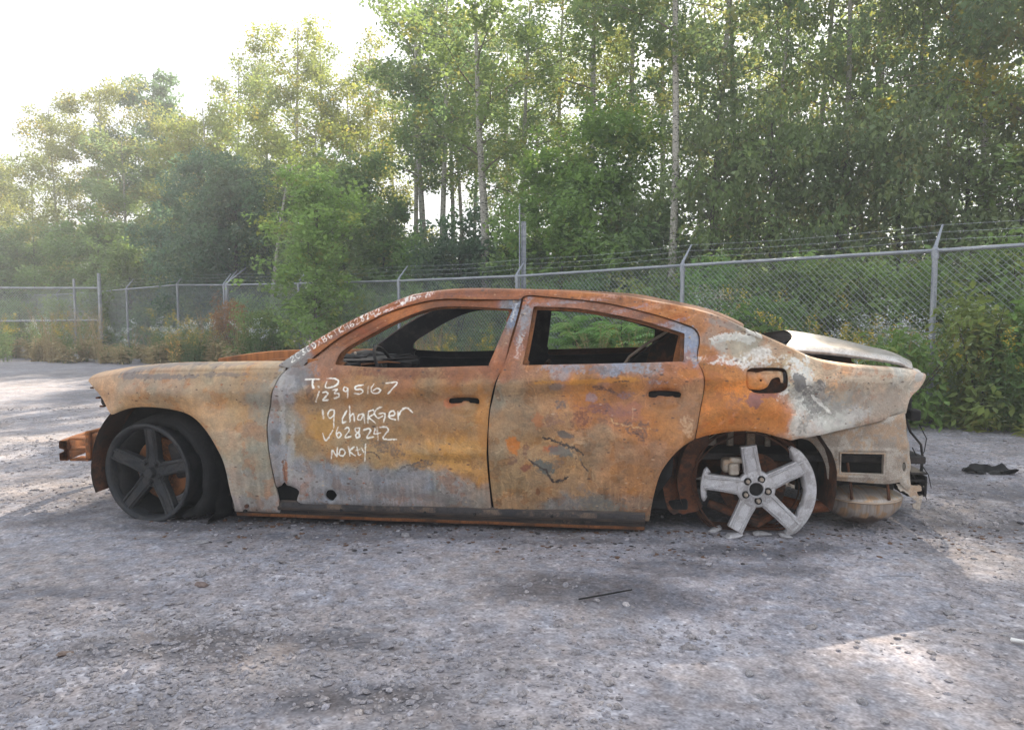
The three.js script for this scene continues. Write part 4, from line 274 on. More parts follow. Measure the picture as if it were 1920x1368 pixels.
  const stroke = (pts, w, r, g, b, a, grain) => { for (let n = 0; n + 1 < pts.length; n++) { const [x0, y0] = pts[n], [x1, y1] = pts[n + 1], ex = x1 - x0, ey = y1 - y0;
    for (let j = Math.floor(py(Math.min(y0, y1) - w)); j <= py(Math.max(y0, y1) + w); j++) for (let i = Math.floor(px(Math.min(x0, x1) - w)); i <= px(Math.max(x0, x1) + w); i++) if (i >= 0 && j >= 0 && i < W && j < H) {
      const x = lerp(SX0, SX1, (i + 0.5) / W), y = lerp(SY0, SY1, (j + 0.5) / H), t = clamp(((x - x0) * ex + (y - y0) * ey) / (ex * ex + ey * ey + 1e-9), 0, 1), d = Math.hypot(x - x0 - ex * t, y - y0 - ey * t);
      const f = a * (grain > 1.2 ? 1 : 0.62 + 0.38 * smooth(0.25, 0.55, noise(x * 45 + 3, y * 45))) * smooth(w * 0.62, w * 0.30, d * (1 + grain * (noise(x * 120, y * 120) - 0.5)) * (0.8 + 0.5 * noise(x * 22, y * 22 + 9))) * (1 - grain * 0.5 * smooth(0.5, 0.8, noise(x * 170 + 8, y * 170))); if (f > 0.01) mix((j * W + i) * 3, r, g, b, f);
    } } };
  for (const [pts, w, r, g, b, a] of TRACE.scratch) { const o = []; for (let n = 0; n + 1 < pts.length; n++) for (let s = 0; s < 5; s++) { const x = lerp(pts[n][0], pts[n + 1][0], s / 5), y = lerp(pts[n][1], pts[n + 1][1], s / 5); o.push([x, y + 0.012 * (noise(x * 60, 3) - 0.5)]); } o.push(pts[pts.length - 1]); stroke(o, w * 1.9, r, g, b, a, 1.4); }
  for (const pts of TRACE.writing) { const c = pts.length > 2 ? new THREE.CatmullRomCurve3(pts.map((p) => V(p[0], p[1], 0)), false, 'centripetal').getPoints(pts.length * 5).map((p) => [p.x, p.y]) : pts; stroke(c, pts[0][1] > 0.84 ? 0.0056 : 0.0082, 232, 232, 232, pts[0][1] > 0.84 ? 0.75 : 0.95, pts[0][1] > 0.84 ? 1.1 : 0.8); }
  const t = dataTexture(W, H, (i, j, c) => { const k = (j * W + i) * 3, m = (A[k] + A[k + 1] + A[k + 2]) / 3, sat = clamp((A[k] - A[k + 2]) / (A[k] + 1), 0, 1), dk = 1 - 0.12 * sat * sat; for (let q = 0; q < 3; q++) c[q] = dk * A[k + q] * [1.02, 1 - 0.055 * smooth(0.1, 0.35, sat) + 0.13 * smooth(0.45, 0.75, sat), (1 - 0.12 * sat) * (1 - 0.05 * smooth(0.08, 0, sat))][q] + 2; }, true, THREE.ClampToEdgeWrapping);
  return t;
})();
const flankBump = dataTexture(1024, 512, (i, j, c) => { const x = i / 1024, y = j / 512; c[0] = c[1] = c[2] = 255 * (0.5 * tnoise(x * 256, y * 128, 128) + 0.3 * tnoise(x * 64 + 3, y * 32, 32) + 0.25 * tnoise(x * 512, y * 256, 256)); }, false);
flankBump.repeat.set(2.6, 1.4);
const burntPaint = new THREE.MeshStandardMaterial({ map: flankMap, bumpMap: flankBump, bumpScale: 0.002, roughness: 0.58, metalness: 0.0 });
// loose rust for structure, soot for what burnt hardest
function rustTexture(a, b, d, seed) { return dataTexture(512, 512, (i, j, c) => { const x = i / 512, y = j / 512, n = 0.6 * tnoise(x * 10 + seed, y * 10, 10) + 0.3 * tnoise(x * 34, y * 34 + seed, 34) + 0.25 * tnoise(x * 120, y * 120, 120), m = smooth(0.45, 0.75, n), k = smooth(0.42, 0.7, 0.6 * tnoise(x * 7, y * 7 + 2 * seed, 7) + 0.4 * tnoise(x * 42 + 5, y * 42, 42)); for (let q = 0; q < 3; q++) c[q] = lerp(lerp(a[q], b[q], m), d[q], k * 0.8) * (0.86 + 0.28 * tnoise(x * 256, y * 256, 256)); }); }
const mat = (o) => new THREE.MeshStandardMaterial(o);
const rust = mat({ map: rustTexture([134, 84, 48], [160, 100, 56], [100, 66, 44], 1), roughness: 0.9 });
const rustBrown = mat({ map: rustTexture([122, 78, 48], [146, 94, 56], [86, 60, 44], 14), roughness: 0.9 });
const rustDark = mat({ map: rustTexture([70, 46, 34], [104, 62, 40], [42, 34, 30], 2), roughness: 0.95 });
const soot = mat({ map: rustTexture([38, 36, 37], [58, 52, 50], [30, 29, 30], 3), roughness: 0.95 });
const char_ = mat({ map: rustTexture([24, 24, 25], [36, 34, 34], [18, 18, 19], 4), roughness: 0.97 });
const bareGrey = mat({ map: rustTexture([172, 162, 150], [150, 138, 126], [168, 140, 114], 5), roughness: 0.6, metalness: 0.25 });
const lidMetal = mat({ map: rustTexture([196, 192, 190], [170, 164, 160], [186, 176, 168], 6), roughness: 0.4, metalness: 0.7 });
const alloy = mat({ map: rustTexture([186, 184, 186], [168, 164, 164], [150, 146, 146], 7), roughness: 0.55, metalness: 0.35 });
const rimDark = mat({ map: rustTexture([40, 42, 46], [30, 32, 35], [58, 55, 54], 8), roughness: 0.7, metalness: 0.1 });
const mufflerMetal = mat({ map: rustTexture([186, 168, 150], [162, 138, 116], [128, 104, 86], 9), roughness: 0.36, metalness: 0.55 });
for (const m of [rust, rustBrown, rustDark, soot, char_, bareGrey, lidMetal, alloy, rimDark, mufflerMetal]) m.map.repeat.set(1.6, 1.6);
const boxUV = (g, s = 0.6) => { const n = g.index ? g.toNonIndexed() : g; n.computeVertexNormals && (n.attributes.normal || n.computeVertexNormals()); const p = n.attributes.position, q = n.attributes.normal, u = new Float32Array(p.count * 2); for (let i = 0; i < p.count; i++) { const ax = Math.abs(q.getX(i)), ay = Math.abs(q.getY(i)), az = Math.abs(q.getZ(i)), x = p.getX(i), y = p.getY(i), z = p.getZ(i); u.set(az >= ax && az >= ay ? [x * s, y * s] : ay >= ax ? [x * s, z * s] : [z * s, y * s], i * 2); } n.setAttribute('uv', new THREE.BufferAttribute(u, 2)); return n; };
const mirrored = (g) => { const m = g.clone().scale(1, 1, -1), i = m.index; if (!i) { const p = m.attributes.position; for (const k of ['position', 'normal', 'uv']) { const a = m.attributes[k], s = a.itemSize; for (let t = 0; t + 2 < p.count; t += 3) for (let q = 0; q < s; q++) { const u = a.array[(t + 1) * s + q]; a.array[(t + 1) * s + q] = a.array[(t + 2) * s + q]; a.array[(t + 2) * s + q] = u; } } } return m; };

// panels
const onFlank = (pts, inset = 0) => dense(pts.map((p) => [p[0], p[1], flank(p[0], p[1]) - inset - 0.004]));
const fenderTop = rollOver(onFlank(TRACE.fender_top), [[0.006, -0.012], [0.004, 0.002], [0.014, 0.012], [0.04, 0.024], [0.09, 0.034], [0.15, 0.040], [0.17, 0.03], [0.175, -0.03]]);
const fenderPanel = flankPanel(TRACE.fender);
part(car, 'front_fender', merge([fenderPanel, fenderTop]), burntPaint, 'scorched tan front fender with an open wheel arch');
const handleDish = (cx, cy) => (x, y) => -0.026 * Math.exp(-((((x - cx) / 0.082) ** 2 + ((y - cy) / 0.046) ** 2) ** 4));
const mid = (t) => { const b = boxOf(t, 0); return [(b[0] + b[2]) / 2, (b[1] + b[3]) / 2]; };
const hf = mid(TRACE.handle_front), hr = mid(TRACE.handle_rear);
const frontDoor = flankPanel(TRACE.front_door, [TRACE.front_window, TRACE.handle_front], { ragged: [TRACE.hole_a, TRACE.hole_b], press: (x, y) => -(y > 0.93 ? 0.014 : 0.014 * smooth(0.84, 0.93, y)) + handleDish(hf[0], hf[1] - 0.02)(x, y) });
const rearDoor = flankPanel(TRACE.rear_door, [TRACE.rear_window, TRACE.handle_rear], { press: (x, y) => -(0.014 * smooth(0.88, 0.96, y)) + handleDish(hr[0], hr[1] - 0.02)(x, y) });
const near1 = part(car, 'front_door', frontDoor, burntPaint, 'scorched front door with handwriting and burnt-through holes');
const near2 = part(car, 'rear_door', rearDoor, burntPaint, 'dented rear door with rust blooms and an empty handle slot');
const [fx, fy] = mid(TRACE.fuel);
const side = flankPanel(TRACE.body_side, [TRACE.fuel], { press: (x, y) => -0.02 * Math.exp(-((((x - fx) / 0.115) ** 2 + ((y - fy) / 0.075) ** 2) ** 3)) });
const deckRoll = rollOver(dense(TRACE.rail_top.slice(18).map((p) => [p[0], p[1], p[2] - 0.004])), [[0.004, -0.01], [0.003, 0.001], [0.015, 0.009], [0.045, 0.016], [0.10, 0.020], [0.12, -0.02]]);
const roofRoll = rollOver(dense(TRACE.rail_top.slice(0, 19).map((p) => [p[0], p[1], p[2] - 0.004])), [[0.004, -0.01], [0.003, 0.001], [0.015, 0.006], [0.04, 0.010], [0.06, -0.02]]);
part(car, 'body_side', merge([side, deckRoll, roofRoll]), burntPaint, 'rusted roof rail and orange and ash-white rear quarter');
// far side of the shell, seen from within
part(car, 'front_fender', mirrored(merge([flankPanel(TRACE.fender, [], { cell: 0.02 }), fenderTop])), rust, 'rusted far front fender edge');
part(car, 'front_door', mirrored(flankPanel(TRACE.front_door, [TRACE.front_window], { cell: 0.014 })), soot, 'sooty far front door');
part(car, 'rear_door', mirrored(flankPanel(TRACE.rear_door, [TRACE.rear_window], { cell: 0.014 })), rustDark, 'brown burnt far rear door');
part(car, 'body_side', mirrored(merge([flankPanel(TRACE.body_side, [], { cell: 0.014 }), deckRoll, roofRoll])), rustDark, 'far roof rail and quarter panel');
// inner frame of the door openings: pillars and rails behind the skins, with the window openings a little smaller
{
  const lower = outline([[-1.14, 0.05, 1], [-1.16, 0.8, 1], [1.18, 0.86, 1], [1.16, 0.3, 1], [1.0, 0.06, 1]]);
  const frame = outline(TRACE.body_side.slice(0, 18).concat([[1.75, 0.93, 1], [1.42, 0.84, 1], [1.10, 0.84, 1], [-0.95, 0.78, 1]]));
  const wf = outline(TRACE.front_window), wr = outline(TRACE.rear_window), wfIn = (x, y) => Math.min(polygonDistance(wf, x, y), polygonDistance(wf, x, y + 0.06)) + 0.012, wrIn = (x, y) => Math.min(polygonDistance(wr, x, y), polygonDistance(wr, x, y + 0.06)) + 0.018;
  const lowField = (x, y) => Math.max(polygonDistance(lower, x, y), -Math.min(wfIn(x, y), wrIn(x, y)));
  const lowG = sheet([-1.2, 0, 1.25, 0.95], 0.02, lowField, (x, y) => flank(x, y) - 0.06, 0.02);
  part(car, 'inner_sill', boxUV(lowG), char_); part(car, 'inner_sill', mirrored(boxUV(lowG)), char_);
  const field = (x, y) => Math.max(polygonDistance(frame, x, y) + 0.004, -Math.min(wfIn(x, y), wrIn(x, y)));
  const g = sheet([-1.2, 0.75, 1.85, 1.32], 0.012, field, (x, y) => flank(x, y) - 0.055 - 0.3 * 0, 0.03);
  part(car, 'window_frame', boxUV(g), rustBrown); part(car, 'window_frame', mirrored(boxUV(g)), soot);
}
// roof skin between the rails
{
  const c = dense(TRACE.rail_top.slice(5, 18).map((p) => [p[0], p[1] + 0.004, p[2] - 0.03])), P = [], I = [], n = 25;
  for (const [x, y, z] of c) for (let s = 0; s < n; s++) { const t = s / (n - 1) * 2 - 1; P.push(x + 0.10 * (1 - t * t) * (x < 0.3 ? -1 : 1) * smooth(0, 0.6, Math.abs(x - 0.35)), y + 0.03 * (1 - t * t) + 0.006 * (fbm(x * 4, t * 3, 2) - 0.5) - 0.004, z * t); }
  for (let i = 0; i + 1 < c.length; i++) for (let s = 0; s + 1 < n; s++) { const k = i * n + s; I.push(k, k + n, k + 1, k + 1, k + n, k + n + 1); }
  const g = new THREE.BufferGeometry(); g.setAttribute('position', new THREE.Float32BufferAttribute(P, 3)); g.setIndex(I); g.computeVertexNormals();
  part(car, 'roof', boxUV(g), rustBrown);
}
// boot lid: sprung and buckled, bare metal
{
  const P = [], I = [], U = [], nx = 30, nz = 36;
  for (let i = 0; i <= nx; i++) for (let j = 0; j <= nz; j++) {
    const s = i / nx, t = j / nz * 2 - 1, near = t > 0, x = lerp(lerp(1.74, 1.90, 1 - t * t), lerp(2.40, 2.52, 1 - t * t), s), edge = lerp(0.915, 0.838, s);
    const crown = lerp(0.062, 0.020, smooth(0.05, 1, s)) * (1 - Math.abs(t) ** 1.25);
    const y = edge + crown + 0.010 * Math.sin(s * 3) + 0.006 * (fbm(x * 5, t * 4, 3) - 0.5) - 0.018 * smooth(0.9, 1, s) - 0.02 * smooth(0.93, 1, Math.abs(t));
    P.push(x, y + lerp(0.032, 0.024, s), t * lerp(0.68, 0.58, s)); U.push(x, t * 0.7);
  }
  for (let i = 0; i < nx; i++) for (let j = 0; j < nz; j++) { const k = i * (nz + 1) + j; I.push(k, k + 1, k + nz + 1, k + 1, k + nz + 2, k + nz + 1); }
  const top = new THREE.BufferGeometry(); top.setAttribute('position', new THREE.Float32BufferAttribute(P, 3)); top.setAttribute('uv', new THREE.Float32BufferAttribute(U, 2)); top.setIndex(I); top.computeVertexNormals();
  const low = top.clone().translate(0, -0.014, 0); low.setIndex(I.slice().reverse()); low.computeVertexNormals();
  const skirt = rollOver(Array.from({ length: nx + 1 }, (_, i) => { const k = (i * (nz + 1) + nz) * 3; return [P[k], P[k + 1], P[k + 2]]; }), [[0, 0.001], [-0.003, -0.005], [0.004, -0.012], [0.02, -0.014]]);
  const tail = (() => { const q = [], ii = []; for (let j = 0; j <= nz; j++) { const k = (nx * (nz + 1) + j) * 3; q.push(P[k], P[k + 1], P[k + 2], P[k] + 0.012, P[k + 1] - 0.04, P[k + 2]); } for (let j = 0; j < nz; j++) ii.push(j * 2, j * 2 + 1, j * 2 + 2, j * 2 + 1, j * 2 + 3, j * 2 + 2); const g = new THREE.BufferGeometry(); g.setAttribute('position', new THREE.Float32BufferAttribute(q, 3)); g.setIndex(ii); g.computeVertexNormals(); return g; })();
  part(car, 'boot_lid', merge([top, low, skirt, tail]), lidMetal, 'bare metal boot lid sprung up at the front corner');
  part(car, 'lid_hinge', boxUV(merge([rod([1.80, 0.88, 0.30], [1.93, 0.945, 0.22], 0.012), rod([1.93, 0.945, 0.22], [2.02, 0.955, 0.18], 0.012), rbox(0.07, 0.012, 0.12, 0.004, 1.87, 0.925, 0.1), rod([1.80, 0.90, 0.05], [1.90, 0.945, 0.12], 0.008)])), soot);
}
// deck under the lid, rear shelf, floor, bulkhead, engine bay: sooty boxes that close the shell
part(car, 'rear_shelf', boxUV(rbox(0.55, 0.02, 1.3, 0.006, 1.62, 0.80, 0)), soot);
part(car, 'boot_floor', boxUV(rbox(1.15, 0.04, 1.32, 0.01, 1.88, 0.36, 0)), soot);
part(car, 'floor', boxUV(merge([rbox(2.5, 0.05, 1.6, 0.01, 0, 0.13, 0), rbox(2.2, 0.16, 0.3, 0.05, 0.1, 0.2, 0)])), char_);
part(car, 'tail_panel', boxUV(rbox(0.03, 0.44, 1.1, 0.008, 2.33, 0.585, -0.06)), soot);
part(car, 'bulkhead', boxUV(merge([rbox(0.04, 0.62, 1.5, 0.01, -1.08, 0.46, 0), rbox(0.22, 0.03, 1.52, 0.01, -1.10, 0.775, 0)])), soot);
{
  const lumps = [], r = rng(5);
  for (let k = 0; k < 16; k++) { const z = -0.6 + 1.2 * k / 15; lumps.push(new THREE.IcosahedronGeometry(0.09 + 0.05 * r(), 1).scale(1.4, 0.6 + 0.3 * r(), 0.9).rotateY(r() * 6).translate(-0.78 + 0.08 * (r() - 0.5), 0.745 + 0.05 * (r() - 0.3), z)); }
  lumps.push(rbox(0.3, 0.16, 1.36, 0.04, -0.78, 0.74, 0));
  part(car, 'dashboard', boxUV(merge(lumps)), char_, 'charred remains of the dashboard');
  part(car, 'dashboard_sheet', boxUV(merge([rbox(0.34, 0.008, 0.28, 0.002, -0.62, 0.845, 0.30).rotateZ(0.02), rod([-0.72, 0.80, 0.55], [-0.30, 0.845, 0.2], 0.012), rod([-0.75, 0.83, 0.60], [-0.52, 0.80, 0.3], 0.010), rbox(0.16, 0.12, 0.2, 0.02, -0.38, 0.77, 0.2)])), soot);
  for (let k = 0; k < 9; k++) { const x = lerp(-0.8, -0.35, r()), z = lerp(0.55, -0.1, r()), y = 0.80 + 0.05 * r(); part(car, 'burnt_strip', boxUV(taper([V(x, y, z), V(x + 0.1 * r(), y + 0.02 * r(), z - 0.05), V(x + 0.12 + 0.14 * r(), y + 0.05 * (r() - 0.4), z - 0.1 * r())], [0.008, 0.006, 0.003], 5)), k % 3 ? soot : rustBrown); }
  part(car, 'steering_ring', boxUV(new THREE.TorusGeometry(0.17, 0.010, 8, 36).rotateY(Math.PI / 2).rotateZ(0.45).translate(-0.42, 0.76, 0.38)), soot);
  part(car, 'mirror_bracket', boxUV(merge([rod([-0.70, 0.815, 0.84], [-0.655, 0.90, 0.80], 0.012), rbox(0.06, 0.05, 0.012, 0.004, -0.70, 0.845, 0.845)])), rust);
}
// two seat frames, low in the shell
for (const z of [0.4, -0.4]) { const bars = []; for (const s of [-0.2, 0.2]) bars.push(rod([-0.1, 0.35, z + s], [0.3, 0.35, z + s], 0.014), rod([0.3, 0.35, z + s], [0.46, 0.78, z + s * 0.8], 0.014)); bars.push(rod([0.46, 0.78, z - 0.16], [0.46, 0.78, z + 0.16], 0.014)); for (let k = 0; k < 5; k++) bars.push(rod([-0.05 + k * 0.08, 0.345, z - 0.2], [-0.05 + k * 0.08, 0.345, z + 0.2], 0.005, 5)); for (const s of [-0.2, 0.2]) bars.push(rod([-0.05, 0.15, z + s], [-0.05, 0.35, z + s], 0.012), rod([0.28, 0.15, z + s], [0.28, 0.35, z + s], 0.012)); part(car, 'seat_frame', boxUV(merge(bars)), rustDark); }
part(car, 'belt_rail', taper([V(0.93, 0.80, 0.32), V(0.97, 0.86, 0.31), V(1.06, 0.93, 0.3), V(1.19, 1.01, 0.30)], [0.009, 0.009, 0.008, 0.008]), bareGrey);
part(car, 'belt_rail', taper([V(0.96, 0.82, 0.34), V(1.08, 0.92, 0.33), V(1.2, 1.0, 0.32)], [0.005, 0.005, 0.005]), soot);
// inner quarter trim seen through the rear window
{ const g = sheet([1.10, 0.70, 1.62, 1.15], 0.02, (x, y) => Math.max(polygonDistance([[1.13, 0.72], [1.22, 1.06], [1.36, 1.08], [1.6, 0.98], [1.6, 0.72]], x, y), -(Math.hypot(x - 1.30, y - 0.94) - 0.015), -(Math.hypot((x - 1.24), (y - 0.93) * 1.4) - 0.012)), (x, y) => flank(x, y) - 0.14, 0.01); part(car, 'inner_quarter', boxUV(g), rust); part(car, 'inner_quarter', mirrored(boxUV(g)), rustDark); }
// engine bay edge strips behind the near fender
part(car, 'bay_rail', boxUV(merge([taper([V(-2.06, 0.70, -0.72), V(-1.7, 0.755, -0.74), V(-1.3, 0.79, -0.74), V(-1.0, 0.80, -0.73)], [0.02, 0.024, 0.024, 0.02]), taper([V(-1.82, 0.715, -0.45), V(-1.5, 0.775, -0.5), V(-1.2, 0.79, -0.5), V(-1.05, 0.79, -0.5)], [0.012, 0.014, 0.016, 0.014])])), rust);
part(car, 'engine_bay', boxUV(merge([rbox(0.9, 0.3, 1.3, 0.03, -1.55, 0.48, 0), rbox(0.1, 0.08, 1.3, 0.02, -2.0, 0.62, 0)])), soot);
// fuel filler pocket and latch plate
{
  const pocket = sheet(boxOf(TRACE.fuel, 0.03), 0.01, (x, y) => polygonDistance(outline(TRACE.fuel), x, y) - 0.02, (x, y) => flank(x, y) - 0.085, 0.006);
  const p = part(car, 'fuel_pocket', boxUV(pocket), rustDark);
  const b = boxOf(TRACE.fuel, 0), at = (u, v) => [lerp(b[0], b[2], u), lerp(b[1], b[3], v)];
  const plate = outline([[...at(0.0, 0.86), 1], [...at(0.30, 0.80), 1], [...at(0.45, 0.86), 1], [...at(0.78, 0.86), 1], [...at(0.90, 0.80)], [...at(0.96, 0.42), 1], [...at(0.84, 0.40), 1], [...at(0.80, 0.62)], [...at(0.62, 0.55)], [...at(0.52, 0.25)], [...at(0.35, 0.12), 1], [...at(0.02, 0.16), 1]]);
  part(p, 'latch_plate', sheet(boxOf(plate), 0.006, (x, y) => Math.max(polygonDistance(plate, x, y), -(Math.hypot(x - at(0.36, 0.5)[0], y - at(0.36, 0.5)[1]) - 0.006)), (x, y, d) => flank(x, y) - 0.03 - 0.006 * smooth(-0.01, 0, d), 0.004), burntPaint);
  part(p, 'latch_hook', boxUV(merge([rbox(0.012, 0.05, 0.02, 0.004, at(0.92, 0.62)[0], at(0.92, 0.62)[1], flank(...at(0.92, 0.6)) - 0.035)])), soot);
}
// backing behind each empty handle slot
for (const [n, h] of [[near1, TRACE.handle_front], [near2, TRACE.handle_rear]]) { const o = outline(h); part(n, 'handle_recess', boxUV(sheet(boxOf(o, 0.03), 0.012, (x, y) => polygonDistance(o, x, y) - 0.02, (x, y) => flank(x, y) - 0.05, 0.006)), char_); }
// rivets and latch screws on the rear edge of the window frame, drain holes on the sill
for (const [x, y] of [[1.245, 0.985], [1.238, 0.925], [0.345, 1.17], [-0.48, 0.9]]) part(near2, 'rivet', new THREE.SphereGeometry(0.008, 8, 6).translate(x, y, flank(x, y) - 0.018), bareGrey);
// sill under the doors: stepped section, dark at the front, rust flange at the bottom
{
  const sec = [[0.86, 0.105], [0.872, 0.095], [0.876, 0.07], [0.868, 0.052], [0.85, 0.048], [0.845, 0.03], [0.835, 0.022], [0.83, 0.004], [0.818, 0.002], [0.815, 0.03], [0.7, 0.05], [0.7, 0.12]];
  const loft = (x0, x1, n, s) => { const P = [], I = [], m = s.length; for (let i = 0; i <= n; i++) { const x = lerp(x0, x1, i / n), lift = lerp(0.012, 0.0, i / n); for (const [z, y] of s) P.push(x, y + lift + 0.003 * (noise(x * 9, z * 40) - 0.5), z + 0.004 * (noise(x * 6 + 3, y * 30) - 0.5)); } for (let i = 0; i < n; i++) for (let k = 0; k + 1 < m; k++) { const q = i * m + k; I.push(q, q + 1, q + m, q + 1, q + m + 1, q + m); } const g = new THREE.BufferGeometry(); g.setAttribute('position', new THREE.Float32BufferAttribute(P, 3)); g.setIndex(I); g.computeVertexNormals(); return boxUV(g, 1.2); };
  const s = part(car, 'sill', loft(-1.15, 1.03, 60, sec.slice(0, 7)), mat({ map: rustTexture([58, 54, 54], [98, 82, 70], [40, 38, 40], 11), roughness: 0.85 }), 'blackened door sill touching the ground');
  part(s, 'sill_flange', loft(-1.15, 1.03, 60, sec.slice(6)), rustBrown);
  for (const x of [-0.1, 0.16, 0.56, -0.55]) part(s, 'drain_hole', new THREE.CylinderGeometry(0.008, 0.008, 0.004, 12).rotateX(Math.PI / 2).translate(x, 0.075, 0.878), char_);
  part(car, 'sill', mirrored(loft(-1.15, 1.03, 20, sec)), rustDark);
}
part(car, 'fender_bolt', new THREE.CylinderGeometry(0.011, 0.011, 0.012, 10).rotateX(Math.PI / 2).translate(-1.065, 0.085, flank(-1.065, 0.085) + 0.004), rustDark);
part(car, 'fender_bolt', new THREE.CylinderGeometry(0.009, 0.011, 0.012, 10).rotateX(Math.PI / 2).translate(-1.08, 0.055, flank(-1.08, 0.055) + 0.004), char_);
// wheel houses
function wheelHouse(x, y, r, m, z0, z1) {
  const P = [], I = [], n = 30, zs = [z1, lerp(z1, z0, 0.5), z0];
  for (let i = 0; i <= n; i++) { const a = lerp(-0.35, Math.PI + 0.35, i / n), k = r * (1 + 0.04 * (noise(i * 0.7, x) - 0.5)); for (const z of zs) P.push(x + Math.cos(a) * k, y + Math.sin(a) * k, z); }
  for (let i = 0; i < n; i++) for (let s = 0; s < 2; s++) { const q = i * 3 + s; I.push(q, q + 3, q + 1, q + 1, q + 3, q + 4); }
  const g = new THREE.BufferGeometry(); g.setAttribute('position', new THREE.Float32BufferAttribute(P, 3)); g.setIndex(I); g.computeVertexNormals();
  const wall = new THREE.CircleGeometry(r * 1.03, 30, -0.35, Math.PI + 0.7).translate(x, y, z0 + 0.001);
  part(car, 'wheel_house', boxUV(merge([g, wall])), m);
}
wheelHouse(-1.555, 0.27, 0.405, rustDark, 0.42, 0.87); wheelHouse(1.575, 0.27, 0.385, rustDark, 0.40, 0.86);
for (const x of [-1.555, 1.575]) { const g = new THREE.CylinderGeometry(0.40, 0.40, 0.4, 24, 1, true, -Math.PI / 2, Math.PI).rotateX(Math.PI / 2).translate(x, 0.27, -0.64); part(car, 'wheel_house', boxUV(g), rustDark); }
// inner arch lips, strut and ribs that show inside the rear arch
{
  const ribs = []; for (const [x, w] of [[1.42, 0.05], [1.52, 0.035], [1.63, 0.05], [1.72, 0.03]]) ribs.push(rbox(w, 0.3, 0.03, 0.01, x, 0.50, 0.43));
  part(car, 'arch_rib', boxUV(merge(ribs)), bareGrey);
  part(car, 'arch_liner', boxUV(sheet([1.0, 0.05, 1.45, 0.68], 0.012, (x, y) => Math.max(Math.hypot(x - 1.575, y - 0.27) - 0.455, -(Math.hypot(x - 1.60, y - 0.25) - 0.30), x - 1.36, 0.10 - y - 0.06 * (fbm(x * 20, 3, 2) - 0.5)), (x, y) => 0.80 - 0.5 * clamp(0.45 - Math.hypot(x - 1.575, y - 0.27), 0, 0.3) + 0.012 * fbm(x * 16, y * 16, 3), 0.01)), rustDark, 'torn brown rear arch liner');
  part(car, 'strut', boxUV(merge([taper([V(-1.50, 0.62, 0.56), V(-1.56, 0.25, 0.62)], [0.05, 0.045], 10), rbox(0.3, 0.22, 0.05, 0.03, -1.35, 0.45, 0.5)])), rustDark);
}
// rear axle and suspension arms
part(car, 'rear_axle', boxUV(merge([rod([1.575, 0.22, -0.7], [1.575, 0.22, 0.7], 0.035, 8), rod([1.2, 0.16, 0.45], [1.57, 0.2, 0.6], 0.025), rbox(0.4, 0.2, 0.5, 0.05, 1.57, 0.25, 0)])), soot);
part(car, 'front_axle', boxUV(merge([rod([-1.63, 0.23, -0.7], [-1.63, 0.23, 0.7], 0.03, 8), rbox(0.5, 0.1, 1.0, 0.03, -1.6, 0.2, 0)])), soot);

// wheels
function spokeShape(r0, r1, w0, w1) { const s = new THREE.Shape(); s.moveTo(r0, -w0); s.lineTo(lerp(r0, r1, 0.5), -lerp(w0, w1, 0.5) * 0.93); s.lineTo(r1, -w1); s.lineTo(r1, w1); s.lineTo(lerp(r0, r1, 0.5), lerp(w0, w1, 0.5) * 0.93); s.lineTo(r0, w0); s.closePath(); return s; }
function spoke(r0, r1, w0, w1, dish, ragged, seed) {
  const body = new THREE.ExtrudeGeometry(spokeShape(r0, r1, w0, w1), { depth: 0.034, bevelEnabled: true, bevelSize: 0.004, bevelThickness: 0.004, bevelSegments: 2, curveSegments: 4 });
  const ridge = [1, -1].map((s) => new THREE.ExtrudeGeometry(spokeShape(r0 + 0.01, r1 - 0.004, 0.0035, 0.0035), { depth: 0.006, bevelEnabled: true, bevelSize: 0.002, bevelThickness: 0.003, bevelSegments: 1 }).rotateZ(s * Math.atan2(w1 - w0, r1 - r0)).translate(0, s * (w0 - 0.010), 0.036));
  const g = merge([body, ...ridge]), p = g.attributes.position;
  for (let i = 0; i < p.count; i++) { const x = p.getX(i), t = clamp((x - 0.07) / (r1 - 0.07), 0, 1), y = p.getY(i); p.setZ(i, p.getZ(i) + dish * (t ** 1.6)); if (ragged) { const e = smooth(r1 - 0.03, r1, x); p.setX(i, x - e * ragged * noise(y * 90 + seed, seed)); } }
  g.computeVertexNormals(); return g;
}
function lugs(parent, m, hubZ, r = 0.057) { for (let k = 0; k < 5; k++) { const a = k / 5 * Math.PI * 2 + parent.userData.turn + 0.63; part(parent, 'lug_nut', merge([new THREE.CylinderGeometry(0.0105, 0.0115, 0.026, 6).rotateX(Math.PI / 2), new THREE.CylinderGeometry(0.007, 0.0105, 0.008, 6).rotateX(Math.PI / 2).translate(0, 0, 0.016)]).translate(Math.cos(a) * r, Math.sin(a) * r, hubZ), m); part(parent, 'lug_seat', new THREE.CylinderGeometry(0.0185, 0.0185, 0.01, 20).rotateX(Math.PI / 2).translate(Math.cos(a) * r, Math.sin(a) * r, hubZ - 0.004), char_); } }
